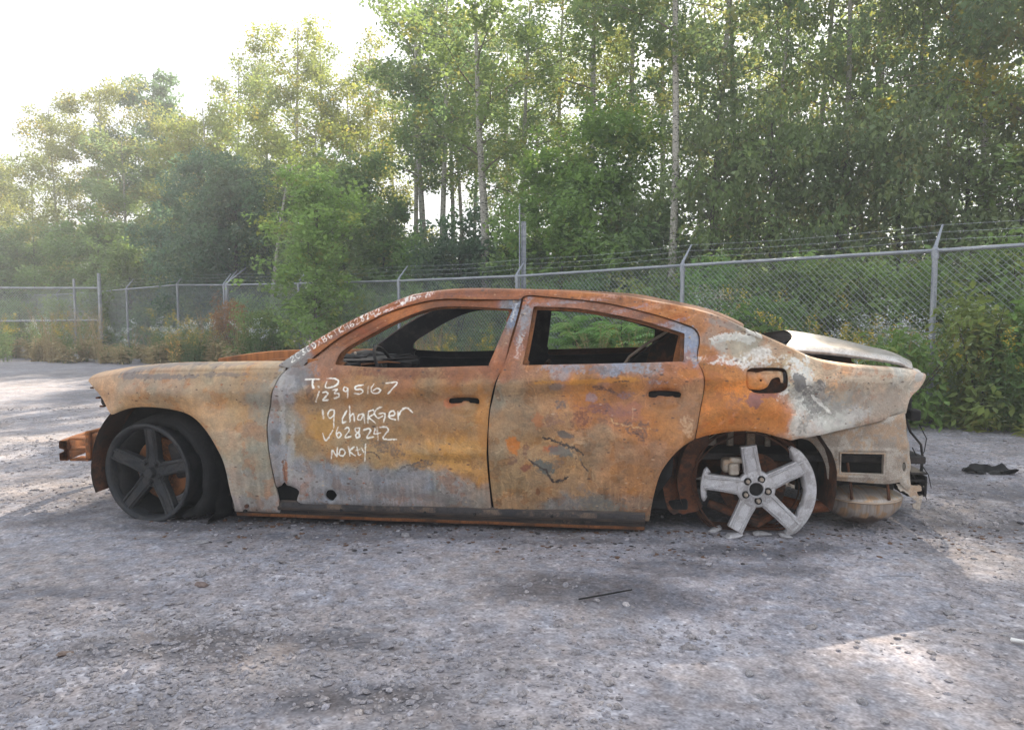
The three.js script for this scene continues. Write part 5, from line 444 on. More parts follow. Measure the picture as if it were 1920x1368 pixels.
{ // front: dark alloy, whole
  const w = new THREE.Group(); w.name = 'front_wheel'; w.position.set(-1.635, 0.243, 0.845); w.rotation.set(0.03, -0.17, 0); w.userData = { label: 'dark grey five-spoke front wheel on a burnt-off tyre' }; w.userData.turn = 0.24; car.add(w);
  const lathe = new THREE.LatheGeometry([[0.252, 0.02], [0.262, 0.028], [0.272, 0.026], [0.274, 0.018], [0.272, 0.006], [0.258, -0.006], [0.252, -0.05], [0.244, -0.10], [0.246, -0.2], [0.262, -0.215], [0.262, -0.222], [0.24, -0.205], [0.236, -0.1], [0.24, -0.02], [0.244, 0.012], [0.252, 0.02]].map(([a, b]) => new THREE.Vector2(a, b)), 72).rotateX(Math.PI / 2);
  part(w, 'rim', boxUV(lathe, 1.5), rimDark);
  for (let k = 0; k < 5; k++) part(w, 'spoke', boxUV(spoke(0.045, 0.252, 0.037, 0.033, 0.028, 0, 1), 1.5).rotateZ(w.userData.turn + k * Math.PI * 0.4).translate(0, 0, -0.055), rimDark);
  part(w, 'hub', boxUV(merge([new THREE.CylinderGeometry(0.082, 0.088, 0.036, 30).rotateX(Math.PI / 2).translate(0, 0, -0.030), new THREE.CylinderGeometry(0.030, 0.033, 0.03, 24).rotateX(Math.PI / 2).translate(0, 0, -0.001), new THREE.TorusGeometry(0.026, 0.003, 6, 24).translate(0, 0, 0.014)]), 2), rimDark);
  lugs(w, rimDark, -0.012);
  part(w, 'brake_disc', boxUV(merge([new THREE.CylinderGeometry(0.172, 0.172, 0.026, 40).rotateX(Math.PI / 2), new THREE.CylinderGeometry(0.085, 0.09, 0.06, 24).rotateX(Math.PI / 2)]).translate(0, 0, -0.115), 1.5), rustBrown);
  part(w, 'brake_caliper', boxUV(rbox(0.08, 0.2, 0.1, 0.02, 0.14, 0.02, -0.11).rotateZ(0.3), 1.5), soot);
  const ty = new THREE.TorusGeometry(0.285, 0.048, 12, 60).scale(1, 1, 2.2), p = ty.attributes.position;
  for (let i = 0; i < p.count; i++) { const x = p.getX(i), y = p.getY(i), z = p.getZ(i), a = Math.atan2(y, x), n = 1 + 0.10 * (fbm(a * 4 + 9, z * 14, 3) - 0.5); p.setXYZ(i, x * n + 0.055, Math.max(-0.235, y * n - 0.01), z - 0.14 + 0.03 * noise(a * 5, 2)); }
  ty.computeVertexNormals(); part(w, 'burnt_tyre', boxUV(ty, 1.5), char_, 'charred tyre carcass slumped behind the rim');
  // slumped tread hanging in the arch
  const tr = new THREE.CylinderGeometry(0.34, 0.345, 0.2, 40, 3, true, -0.35, 2.4).rotateX(Math.PI / 2), q = tr.attributes.position;
  for (let i = 0; i < q.count; i++) { const x = q.getX(i), y = q.getY(i), a = Math.atan2(y, x), n = 1 + 0.05 * (noise(a * 6, q.getZ(i) * 20) - 0.5); q.setXYZ(i, x * n + 0.10, y * n - 0.03, q.getZ(i) - 0.12 + 0.02 * noise(a * 9, 1)); }
  tr.computeVertexNormals(); part(w, 'tread_strip', boxUV(tr, 1.5), char_);
}
{ // rear: silver alloy, partly melted away
  const w = new THREE.Group(); w.name = 'rear_wheel'; w.position.set(1.576, 0.232, 0.84); w.rotation.set(-0.02, -0.04, 0); w.userData = { label: 'half-melted silver five-spoke rear wheel' }; w.userData.turn = 0.50; car.add(w);
  const tips = [0.268, 0.222, 0.262, 0.232, 0.268], rag = [0, 0.012, 0.006, 0.01, 0];
  for (let k = 0; k < 5; k++) part(w, 'spoke', boxUV(spoke(0.05, tips[k], 0.041, 0.035, 0.016, rag[k], k * 3 + 1), 1.5).rotateZ(w.userData.turn + k * Math.PI * 0.4).translate(0, 0, -0.04), alloy);
  part(w, 'hub', boxUV(merge([new THREE.LatheGeometry([[0.034, -0.03], [0.034, 0.012], [0.040, 0.014], [0.044, 0.006], [0.086, 0.004], [0.094, -0.004], [0.094, -0.03]].map(([a, b]) => new THREE.Vector2(a, b)), 40).rotateX(Math.PI / 2)]), 2), alloy);
  part(w, 'centre_bore', new THREE.CylinderGeometry(0.034, 0.034, 0.01, 24).rotateX(Math.PI / 2).translate(0, 0, -0.012), char_);
  lugs(w, bareGrey, 0.0075);
  const arc = (a0, a1, seed, ri = 0.254, ro = 0.286) => {          // broken piece of the rim
    const P = [], I = [], n = 40, sec = [[ro - 0.004, 0.012], [ro, 0.004], [ro - 0.006, -0.03], [ri + 0.008, -0.055], [ri, -0.03], [ri + 0.002, 0.004], [ri + 0.012, 0.014]], m = sec.length;
    for (let i = 0; i <= n; i++) { const t = i / n, a = lerp(a0, a1, t), e = smooth(0, 0.10, t) * smooth(1, 0.90, t); for (let s = 0; s < m; s++) { const inner = s >= 3 && s <= 5 ? 1 : 0, r = lerp(lerp(ri, ro, 0.7), sec[s][0], 0.35 + 0.65 * e) - inner * 0.022 * (fbm(t * 14 + seed, s, 3) - 0.35), z = sec[s][1] * (0.5 + 0.5 * e); P.push(Math.cos(a) * r, Math.sin(a) * r, z); } }
    for (let i = 0; i < n; i++) for (let s = 0; s < m; s++) { const q = i * m + s, q2 = i * m + (s + 1) % m; I.push(q, q + m, q2, q2, q + m, q2 + m); }
    for (const e of [0, n]) for (let s = 1; s + 1 < m; s++) I.push(e * m, e * m + s, e * m + s + 1);
    const g = new THREE.BufferGeometry(); g.setAttribute('position', new THREE.Float32BufferAttribute(P, 3)); g.setIndex(I); g.computeVertexNormals(); return boxUV(g, 1.5);
  };
  part(w, 'rim_piece', arc(-0.98, 0.93, 2, 0.232, 0.288), alloy, 'jagged remaining arc of the rim'); part(w, 'rim_piece', arc(2.74, 3.40, 5, 0.240, 0.272), alloy);
  part(w, 'brake_disc', boxUV(merge([new THREE.CylinderGeometry(0.165, 0.165, 0.024, 40).rotateX(Math.PI / 2), new THREE.CylinderGeometry(0.09, 0.1, 0.07, 24).rotateX(Math.PI / 2)]).translate(0, 0, -0.12), 1.5), rustDark);
  part(w, 'brake_caliper', boxUV(merge([rbox(0.09, 0.07, 0.09, 0.02, -0.115, 0.105, -0.08).rotateZ(0.0), rbox(0.05, 0.06, 0.05, 0.012, -0.10, 0.10, -0.03).rotateZ(0.06), rbox(0.07, 0.03, 0.03, 0.008, -0.09, 0.135, -0.05)]), 2), bareGrey);
  const rings = []; for (let k = 0; k < 7; k++) { const pts = [], r0 = 0.275 + 0.012 * (k % 3), r = rng(k + 3); for (let i = 0; i <= 50; i++) { const a = i / 50 * Math.PI * 2, n = r0 * (1 + 0.10 * (noise(a * 2 + k * 7, k) - 0.5)); pts.push(V(Math.cos(a) * n - 0.02, Math.max(-0.225, Math.sin(a) * n), -0.10 - 0.02 * k + 0.03 * noise(a * 3, k * 5))); } rings.push(taper(pts, pts.map(() => 0.004), 5, false)); }
  part(w, 'tyre_wire', merge(rings), rustDark, 'bare steel cords left from the burnt tyre');
  part(w, 'lower_arm', boxUV(merge([taper([V(-0.22, -0.10, -0.10), V(-0.1, -0.14, -0.09), V(0.05, -0.17, -0.1)], [0.02, 0.026, 0.02], 8), taper([V(-0.1, -0.14, -0.08), V(0.02, -0.19, -0.08), V(0.14, -0.13, -0.12)], [0.022, 0.03, 0.022], 8)]), 1.5), rustDark);
}
// far wheels, low and sooty
for (const x of [-1.62, 1.576]) part(car, 'far_wheel', boxUV(new THREE.TorusGeometry(0.235, 0.035, 10, 40).scale(1, 1, 2.5).translate(x, 0.235, -0.78)), soot);
// front rail end and bumper beam
{
  const railG = [rbox(0.36, 0.13, 0.10, 0.012, -2.0, 0.335, 0.50), rbox(0.035, 0.17, 0.155, 0.014, -2.19, 0.335, 0.50), rbox(0.10, 0.135, 0.11, 0.012, -2.13, 0.335, 0.50)];
  part(car, 'frame_rail', boxUV(merge(railG), 1), rust, 'orange rusted front rail end');
  const sec = [[0, 0.062], [0.045, 0.062], [0.05, 0.05], [0.05, 0.016], [0.02, 0.006], [0.02, -0.006], [0.05, -0.016], [0.05, -0.05], [0.045, -0.062], [0, -0.062]];
  const P = [], I = [], n = 30, m = sec.length; for (let i = 0; i <= n; i++) { const t = i / n, z = lerp(0.60, -0.60, t), bow = -0.10 * (1 - (2 * t - 1) ** 2); for (const [a, b] of sec) P.push(-2.30 + bow - a * 1.0 + 0.0, 0.305 + b * 0.95, z); }
  for (let i = 0; i < n; i++) for (let s = 0; s < m; s++) { const q = i * m + s, q2 = i * m + (s + 1) % m; I.push(q, q + m, q2, q2, q + m, q2 + m); }
  const g = new THREE.BufferGeometry(); g.setAttribute('position', new THREE.Float32BufferAttribute(P, 3)); g.setIndex(I); g.computeVertexNormals();
  part(car, 'bumper_beam', boxUV(merge([g, rbox(0.12, 0.012, 0.10, 0.004, -2.25, 0.37, 0.52), rbox(0.12, 0.012, 0.10, 0.004, -2.25, 0.245, 0.52), rbox(0.11, 0.012, 0.1, 0.004, -2.25, 0.305, 0.52)]), 1), rust);
  part(car, 'inner_fender', boxUV(sheet([-2.12, 0.3, -1.5, 0.78], 0.02, (x, y) => Math.max(polygonDistance([[-2.03, 0.40], [-1.98, 0.62], [-1.9, 0.72], [-1.55, 0.74], [-1.55, 0.4]], x, y), -(Math.hypot(x + 1.62, y - 0.235) - 0.36)), (x, y) => 0.60 + 0.15 * (y - 0.4), 0.012), 1), rust);
  for (const [x, y] of [[-1.975, 0.70], [-1.945, 0.645], [-1.915, 0.60]]) part(car, 'lamp_tab', boxUV(rbox(0.022, 0.010, 0.03, 0.003, x, y, flank(x, y) - 0.03)), rustDark);
  part(car, 'splash_bracket', boxUV(merge([rbox(0.05, 0.03, 0.03, 0.004, -2.02, 0.455, 0.55), rbox(0.02, 0.08, 0.05, 0.004, -1.99, 0.49, 0.56)])), rustDark);
}
// stamped rear corner panel with its vent opening
{
  const o = outline(TRACE.rear_panel), v = outline(TRACE.rear_vent), hHole = outline(TRACE.rear_hole);
  const pb = boxOf(v, 0.022), inFrame = (x, y) => Math.max(pb[0] - x, x - pb[2], pb[1] - y, y - pb[3]);
  const g = sheet(boxOf(o), 0.007, (x, y) => Math.max(polygonDistance(o, x, y), -polygonDistance(v, x, y), -polygonDistance(hHole, x, y)), (x, y, d) => 0.74 + 0.05 * clamp((2.12 - x) / 0.3, -1, 1) * 0 + 0.008 * smooth(0.006, -0.006, inFrame(x, y)) + 0.022 * (fbm(x * 7, y * 7, 4) - 0.5) - 0.05 * smooth(2.24, 2.42, x) ** 2 - 0.01 * smooth(-0.02, 0, d) + 0.006 * Math.sin(y * 60) * smooth(2.28, 2.36, x), 0.008);
  const rp = part(car, 'rear_corner_panel', boxUV(g, 1.2), bareGrey, 'grey stamped panel with a rectangular vent opening');
  const lip = []; const b = boxOf(v, 0); for (const [w, h, x, y] of [[b[2] - b[0] + 0.016, 0.008, (b[0] + b[2]) / 2, b[1] - 0.004], [b[2] - b[0] + 0.016, 0.008, (b[0] + b[2]) / 2, b[3] + 0.004], [0.008, b[3] - b[1], b[0] - 0.004, (b[1] + b[3]) / 2], [0.008, b[3] - b[1], b[2] + 0.004, (b[1] + b[3]) / 2]]) lip.push(rbox(w, h, 0.03, 0.002, x, y, 0.738));
  part(rp, 'vent_frame', boxUV(merge(lip), 1.5), bareGrey);
  part(car, 'boot_side', boxUV(rbox(0.50, 0.5, 0.02, 0.006, 2.09, 0.42, 0.55)), char_);
  part(car, 'lamp_bracket', boxUV(merge([rbox(0.03, 0.16, 0.10, 0.010, 2.435, 0.63, 0.46).rotateZ(0.02), rbox(0.055, 0.06, 0.10, 0.012, 2.46, 0.57, 0.46)])), soot);
  part(car, 'hanging_cable', taper([V(2.43, 0.56, 0.44), V(2.47, 0.47, 0.42), V(2.53, 0.40, 0.41), V(2.545, 0.33, 0.4), V(2.54, 0.24, 0.4)], [0.007, 0.007, 0.007, 0.007, 0.009], 6), soot);
  for (const [a, b, e] of [[2.40, 0.30, 0.06], [2.43, 0.42, -0.05], [2.36, 0.24, 0.08]]) part(car, 'hanging_wire', taper([V(a, b + 0.12, 0.62), V(a + 0.03, b + 0.05, 0.64), V(a + 0.05 + e * 0.5, b - 0.02, 0.63), V(a + 0.04 + e, b - 0.09, 0.62)], [0.003, 0.003, 0.0025, 0.002], 5), soot);
  part(car, 'torn_tab', boxUV(sheet([2.28, 0.10, 2.44, 0.26], 0.008, (x, y) => Math.max(polygonDistance([[2.29, 0.25], [2.43, 0.25], [2.42, 0.20], [2.40, 0.12], [2.37, 0.13], [2.35, 0.20], [2.31, 0.21]], x, y), 0.012 * (fbm(x * 40, y * 40, 3) - 0.6)), (x, y) => 0.70 + 0.5 * (0.25 - y) ** 1.0 * 0.4 + 0.02 * fbm(x * 12, y * 12, 3), 0.006), 1.2), bareGrey);
  const beam = []; for (const y of [0.13, 0.17, 0.21, 0.25]) beam.push(rbox(0.10, 0.010, 0.95, 0.003, 2.50, y, -0.02)); beam.push(rbox(0.012, 0.13, 0.95, 0.003, 2.46, 0.19, -0.02), rbox(0.012, 0.10, 0.95, 0.003, 2.545, 0.185, -0.02));
  part(car, 'rear_beam', boxUV(merge(beam)), soot);
}
// silencer hanging under the tail
{
  const P = [], I = [], U = [], n = 40, m = 28;
  for (let i = 0; i <= n; i++) { const t = i / n, x = lerp(1.95, 2.375, t), e = Math.sin(Math.PI * clamp(t, 0.0, 1)) ** 0.5, ry = 0.142 * Math.sin(Math.PI * t) ** 0.62, rz = 0.21 * e; for (let j = 0; j <= m; j++) { const a = j / m * Math.PI * 2, c = Math.cos(a), s = Math.sin(a); P.push(x + 0.004 * (noise(a * 3, t * 8) - 0.5), 0.155 + (s > 0 ? s * 0.05 * e : -((-s) ** 0.8) * ry) + 0.003 * Math.sin(t * 40) * (s < 0 ? 1 : 0) * 0.4, 0.56 + c * rz); U.push(t, j / m); } }
  for (let i = 0; i < n; i++) for (let j = 0; j < m; j++) { const k = i * (m + 1) + j; I.push(k, k + 1, k + m + 1, k + 1, k + m + 2, k + m + 1); }
  const g = new THREE.BufferGeometry(); g.setAttribute('position', new THREE.Float32BufferAttribute(P, 3)); g.setAttribute('uv', new THREE.Float32BufferAttribute(U, 2)); g.setIndex(I); g.computeVertexNormals();
  const silencerMap = dataTexture(256, 256, (i, j, q) => { const u = i / 256, v = j / 256, n = fbm(u * 14, v * 14, 4), st = fbm(u * 60, v * 5, 3), patch = smooth(1.15, 0.8, Math.hypot((u - 0.5) / 0.2, (v - 0.86) / 0.07) + 0.7 * (n - 0.5)), tan = smooth(0.45, 0.65, n), k = 0.86 + 0.3 * (st - 0.5) + 0.2 * n; q[0] = lerp(lerp(176, 178, tan) * k, 84, patch * 0.85); q[1] = lerp(lerp(164, 146, tan) * k, 66, patch * 0.85); q[2] = lerp(lerp(154, 116, tan) * k, 56, patch * 0.85); });
  const s = part(car, 'silencer', g, mat({ map: silencerMap, roughness: 0.36, metalness: 0.5 }), 'round-bellied exhaust silencer with soot patches');
  const ring = new THREE.TorusGeometry(1, 0.03, 6, 60).rotateX(Math.PI / 2).scale(0.204, 0.2, 0.214).translate(2.158, 0.158, 0.56);
  part(s, 'seam_flange', boxUV(ring), mufflerMetal);
  for (const x of [2.07, 2.25]) part(s, 'hanger_strap', boxUV(taper([V(x, 0.34, 0.66), V(x + 0.005, 0.24, 0.70), V(x, 0.17, 0.74)], [0.008, 0.008, 0.008], 5)), rustDark);
  part(s, 'exhaust_pipe', boxUV(taper([V(2.0, 0.095, 0.58), V(1.90, 0.085, 0.60), V(1.80, 0.10, 0.55), V(1.6, 0.12, 0.35)], [0.034, 0.03, 0.028, 0.028], 14)), mat({ map: rust.map, color: 0xe8d0c0, roughness: 0.7 }));
}

// ---------------------------------------------------------------- chain-link fence with barbed wire, gate, sign post
const zinc = mat({ map: rustTexture([150, 154, 160], [132, 136, 144], [164, 166, 170], 13), roughness: 0.5, metalness: 0.45 });
const zincWire = mat({ color: new THREE.Color(0.42, 0.44, 0.47), roughness: 0.5, metalness: 0.4 });
function chainLink(a, b, h0a, h1a, h0b, h1b, wire = 0.0019, diag = 0.071) {      // diagonal wires woven between two posts
  const dir = V(b[0] - a[0], 0, b[1] - a[1]), L = dir.length(); dir.normalize(); const out = V(-dir.z, 0, dir.x), geos = [], H = Math.max(h1a - h0a, h1b - h0b), n = Math.ceil((L + H) / diag);
  const at = (s, v, o) => { const t = clamp(s / L, 0, 1), bow = 0.015 * Math.sin(t * Math.PI) * (0.5 + v / H); return V(a[0] + dir.x * s + out.x * (o + bow), lerp(h0a, h0b, t) + v * lerp(h1a - h0a, h1b - h0b, t) / H, a[1] + dir.z * s + out.z * (o + bow)); };
  for (const way of [1, -1]) for (let k = 0; k < n; k++) {
    let s0 = k * diag - (way > 0 ? H : 0), v0 = 0, s1 = s0 + way * H, v1 = H;
    if (way > 0) { if (s0 < 0) { v0 = -s0; s0 = 0; } if (s1 > L) { v1 = H - (s1 - L); s1 = L; } } else { s0 = k * diag; s1 = s0 - H; if (s1 < 0) { v1 = s0; s1 = 0; } if (s0 > L) { v0 = s0 - L; s0 = L; } }
    if (v1 - v0 < 0.02) continue;
    const pts = [], m = Math.max(2, Math.round((v1 - v0) / 0.3)); for (let q = 0; q <= m; q++) pts.push(at(lerp(s0, s1, q / m), lerp(v0, v1, q / m), way * 0.0022));
    geos.push(taper(pts, pts.map(() => wire), 3, false));
    if (way > 0) { const e = at(s1, v1, 0); if (v1 > H - 0.02) geos.push(taper([e, e.clone().add(V(dir.x * 0.012, 0.03, dir.z * 0.012)), e.clone().add(V(dir.x * 0.03, 0.012, dir.z * 0.03))], [wire, wire, wire], 3, false)); }
  }
  return merge(geos);
}
function barbedArm(x, y, z, nx, nz, len = 1) { return merge([taper([V(x, y - 0.04, z), V(x, y + 0.02, z), V(x + nx * 0.21 * len, y + 0.27 * len, z + nz * 0.21 * len)], [0.03, 0.022, 0.011], 6)]); }
function barbs(a, b, r) { const pts = [], m = 10, out = []; for (let q = 0; q <= m; q++) { const t = q / m; pts.push(V(lerp(a.x, b.x, t), lerp(a.y, b.y, t) - 0.03 * Math.sin(Math.PI * t), lerp(a.z, b.z, t))); } out.push(taper(pts, pts.map(() => 0.0016), 3, false)); const L = a.distanceTo(b); for (let s = 0.1; s < L; s += 0.13) { const t = s / L, p = V(lerp(a.x, b.x, t), lerp(a.y, b.y, t) - 0.03 * Math.sin(Math.PI * t), lerp(a.z, b.z, t)); out.push(taper([p.clone().add(V(0, -0.012, (r() - 0.5) * 0.02)), p.clone().add(V((r() - 0.5) * 0.02, 0.012, 0))], [0.0015, 0.0015], 3, false)); } return merge(out); }
function fenceRun(label, posts, arms, corner = -1) {                  // posts: [x, z, height]
  const f = thing('chain_link_fence', label, 'fence', [0, 0, 0], 0), r = rng(31);
  posts.forEach(([x, z, h], i) => {
    const y = groundHeight(x, z) - 0.1, R = i === corner ? 0.04 : 0.03;
    const p = part(f, 'post', boxUV(merge([new THREE.CylinderGeometry(R, R, h - y - 0.02, 14).translate(x, (h + y - 0.02) / 2, z), new THREE.CylinderGeometry(R + 0.009, R + 0.009, 0.09, 14).translate(x, h - 0.06, z), new THREE.SphereGeometry(R + 0.008, 12, 8).translate(x, h - 0.012, z)])), zinc);
    const nx = arms[0], nz = arms[1];
    part(p, 'barbed_wire_arm', boxUV(barbedArm(x, h, z, nx, nz, i === corner ? 1.3 : 1)), zinc);
    if (i === corner) part(p, 'barbed_wire_arm', boxUV(barbedArm(x, h, z, nx * 1.6 + 0.3, nz * 0.3, 1.5)), zinc);
  });
  for (let i = 0; i + 1 < posts.length; i++) {
    const [x0, z0, h0] = posts[i], [x1, z1, h1] = posts[i + 1], g0 = groundHeight(x0, z0) + 0.03, g1 = groundHeight(x1, z1) + 0.03;
    const mid_ = V((x0 + x1) / 2, (h0 + h1) / 2 - 0.02 + (posts.sag ?? 0) * (r() - 0.5), (z0 + z1) / 2);
    part(f, 'top_rail', boxUV(taper([V(x0, h0 - 0.02, z0), V(lerp(x0, x1, 0.25), lerp(h0, mid_.y, 0.5) - 0.008, lerp(z0, z1, 0.25)), mid_, V(lerp(x0, x1, 0.75), lerp(mid_.y, h1, 0.5) - 0.008, lerp(z0, z1, 0.75)), V(x1, h1 - 0.02, z1)], [0.0215, 0.0215, 0.0215, 0.0215, 0.0215], 10)), zinc);
    const far = Math.hypot(mid_.x, mid_.z) > 17;
    part(f, 'wire_mesh', chainLink([x0, z0], [x1, z1], g0, h0 - 0.03, g1, h1 - 0.03, far ? 0.0024 : 0.0021), zincWire);
    for (let w = 1; w <= 3; w++) { const t = w / 3; part(f, 'barbed_wire', barbs(V(x0 + arms[0] * 0.21 * t, h0 + 0.02 + 0.25 * t, z0 + arms[1] * 0.21 * t), V(x1 + arms[0] * 0.21 * t, h1 + 0.02 + 0.25 * t, z1 + arms[1] * 0.21 * t), r), zincWire); }
  }
  return f;
}
const FENCE_A = [[6.71, -5.9, 1.83], [4.503, -8.0, 1.80], [2.294, -10.1, 1.78], [0.083, -12.2, 1.745], [-2.16, -14.3, 1.765], [-4.66, -16.4, 1.80], [-7.0, -18.4, 1.85]];
fenceRun('tall chain-link fence with barbed wire running behind the burnt car', FENCE_A, [0.72, -0.70], 6);
const FENCE_B = [[-7.0, -18.4, 1.85], [-8.75, -19.6, 1.90], [-10.75, -20.9, 1.83], [-13.0, -23.0, 1.80], [-15.5, -25.5, 1.80], [-18.1, -28.0, 1.86], [-20.9, -30.5, 1.95]];
FENCE_B.sag = 0.12;
fenceRun('sagging chain-link fence beyond the gate at the far left', FENCE_B.slice(1).length ? [[-7.09, -18.46, 1.85], ...FENCE_B.slice(1)] : FENCE_B, [0.55, -0.8]);
{ // pipe-framed gate leaf left of the corner, set above the weeds
  const g = thing('pipe_gate', 'grey pipe gate with wire mesh standing above the weeds', 'gate', [-10.35, 0, -18.8]), d = [-1, -0.12], P = (s, y) => V(d[0] * s, y, d[1] * s);
  part(g, 'gate_post', boxUV(taper([P(0, -0.1), P(0, 2.14)], [0.045, 0.045], 14)), zinc); part(g, 'gate_post', boxUV(taper([P(0.68, 0.3), P(0.68, 2.0)], [0.032, 0.032], 12)), zinc);
  part(g, 'gate_post', boxUV(taper([P(3.4, -0.1), P(3.4, 1.9)], [0.032, 0.032], 12)), zinc);
  part(g, 'top_bar', boxUV(taper([P(0, 1.77), P(2, 1.78), P(4.2, 1.80)], [0.026, 0.026, 0.026], 10)), zinc); part(g, 'bottom_bar', boxUV(taper([P(0, 0.96), P(2, 0.945), P(4.2, 0.92)], [0.026, 0.026, 0.026], 10)), zinc);
  part(g, 'wire_mesh', chainLink([0, 0], [d[0] * 4.2, d[1] * 4.2], 0.96, 1.76, 0.93, 1.78, 0.0024), zincWire);
}
{ // perforated steel sign post without a sign
  const x = 0.20, z = -12.32, s = new THREE.Shape(), h = 2.62, p = thing('sign_post', 'perforated steel sign post without a sign, rising above the fence', 'post', [x, 0, z], 0.5);
  s.moveTo(-0.045, 0.02); s.lineTo(-0.028, 0.02); s.lineTo(-0.016, -0.014); s.lineTo(0.016, -0.014); s.lineTo(0.028, 0.02); s.lineTo(0.045, 0.02); s.lineTo(0.045, 0.015); s.lineTo(0.031, 0.015); s.lineTo(0.019, -0.019); s.lineTo(-0.019, -0.019); s.lineTo(-0.031, 0.015); s.lineTo(-0.045, 0.015); s.closePath();
  const ch = part(p, 'channel', boxUV(new THREE.ExtrudeGeometry(s, { depth: h, bevelEnabled: false }).rotateX(-Math.PI / 2)), zinc);
  for (let k = 0; k < 36; k++) part(ch, 'bolt_hole', new THREE.CylinderGeometry(0.006, 0.006, 0.003, 8).rotateX(Math.PI / 2).translate(0, 0.9 + k * 0.047, 0.0152), char_);
  part(p, 'rear_pole', boxUV(new THREE.CylinderGeometry(0.012, 0.012, 2.9, 8).translate(-0.075, 1.45, -0.02)), zinc);
}

// ---------------------------------------------------------------- trees and plants
function leafMaterial(r, g, b, t = 0.56) { return new THREE.MeshPhysicalMaterial({ color: new THREE.Color(r, g, b), roughness: 1, transmission: t, thickness: 0, side: THREE.DoubleSide, specularIntensity: 0.5 }); }
const LEAF = { birch: leafMaterial(0.29, 0.33, 0.09), aspen: leafMaterial(0.22, 0.3, 0.11), maple: leafMaterial(0.225, 0.33, 0.11), dark: leafMaterial(0.225, 0.30, 0.125), pine: leafMaterial(0.14, 0.23, 0.12), weed: leafMaterial(0.21, 0.31, 0.1), dry: leafMaterial(0.390, 0.268, 0.122), gold: leafMaterial(0.671, 0.488, 0.073, 0.2), white: leafMaterial(0.800, 0.800, 0.800, 0.2), sumac: leafMaterial(0.24, 0.4, 0.12), straw: leafMaterial(0.512, 0.415, 0.220, 0.3) };
const barkPale = mat({ map: dataTexture(256, 512, (i, j, c) => { const x = i / 256, y = j / 512, n = tnoise(x * 6, y * 60, 60), m = tnoise(x * 16, y * 128, 128), v = 0.66 + 0.2 * (tnoise(x * 40, y * 40, 40) - 0.5) - (n > 0.72 ? 0.36 * smooth(0.72, 0.86, n) : 0) - (m > 0.8 ? 0.2 : 0); c[0] = 255 * v; c[1] = 248 * v; c[2] = 232 * v; }), roughness: 0.9 });
const barkGrey = mat({ map: dataTexture(256, 512, (i, j, c) => { const x = i / 256, y = j / 512, v = 0.36 + 0.22 * (tnoise(x * 24, y * 24, 24) - 0.5) + 0.16 * (tnoise(x * 64, y * 64, 64) - 0.5) - 0.16 * smooth(0.6, 0.8, tnoise(x * 12, y * 90, 96)); c[0] = 255 * v; c[1] = 242 * v; c[2] = 222 * v; }), roughness: 0.95 });
const barkTwig = mat({ color: new THREE.Color(0.16, 0.13, 0.10), roughness: 0.95 });
const barkDark = mat({ color: new THREE.Color(0.10, 0.08, 0.06), roughness: 0.95 });
function leafBlade(P, I, at, dir, up, len, wid, fold) {               // four-sided leaf folded on its rib
  const sidev = V().crossVectors(dir, up).normalize(), n = V().crossVectors(sidev, dir).normalize(), k = P.length / 3;
  const m = at.clone().addScaledVector(dir, len * 0.45), e = at.clone().addScaledVector(dir, len).addScaledVector(n, -fold * len * 0.6);
  const a = m.clone().addScaledVector(sidev, wid).addScaledVector(n, fold * wid), b = m.clone().addScaledVector(sidev, -wid).addScaledVector(n, fold * wid);
  for (const p of [at, a, e, b]) P.push(p.x, p.y, p.z); I.push(k, k + 1, k + 2, k, k + 2, k + 3);
}
function sprig(seed, n, spread, len, ratio, droop) {
  const r = rng(seed), P = [], I = [];
  for (let k = 0; k < n; k++) { const a = r() * 6.283, u = r() * 2 - 1, q = Math.sqrt(1 - u * u), R = spread * Math.cbrt(r()), at = V(q * Math.cos(a) * R, u * R * 0.8, q * Math.sin(a) * R), b = r() * 6.283, el = (r() - 0.5) * 1.6 - droop, dir = V(Math.cos(b) * Math.cos(el), Math.sin(el), Math.sin(b) * Math.cos(el)), up = V(r() - 0.5, 0.4 + r(), r() - 0.5).normalize(), s = len * (0.65 + 0.7 * r()); leafBlade(P, I, at, dir, up, s, s * ratio * 0.5, 0.25 * r()); }
  const g = new THREE.BufferGeometry(); g.setAttribute('position', new THREE.Float32BufferAttribute(P, 3)); g.setIndex(I); const f = g.toNonIndexed(); f.computeVertexNormals(); return f;
}
// kind of tree -> sprig shapes, leaf material, bark
const KIND = [
  { leaf: LEAF.birch, bark: barkPale, sprigs: [1, 2, 3].map((s) => sprig(s, 26, 0.24, 0.075, 0.75, 0.3)) },
  { leaf: LEAF.aspen, bark: barkPale, sprigs: [4, 5, 6].map((s) => sprig(s, 26, 0.25, 0.085, 0.8, 0.3)) },
  { leaf: LEAF.maple, bark: barkGrey, sprigs: [7, 8, 9].map((s) => sprig(s, 24, 0.23, 0.10, 0.75, 0.35)) },
  { leaf: LEAF.dark, bark: barkPale, sprigs: [10, 11, 12].map((s) => sprig(s, 24, 0.24, 0.092, 0.6, 0.7)) },
  { leaf: LEAF.pine, bark: barkGrey, sprigs: [13, 14, 15].map((s) => sprig(s, 26, 0.22, 0.10, 0.7, 0.3)) },
];
const M4 = new THREE.Matrix4(), Q4 = new THREE.Quaternion(), E4 = new THREE.Euler(), C4 = new THREE.Color();
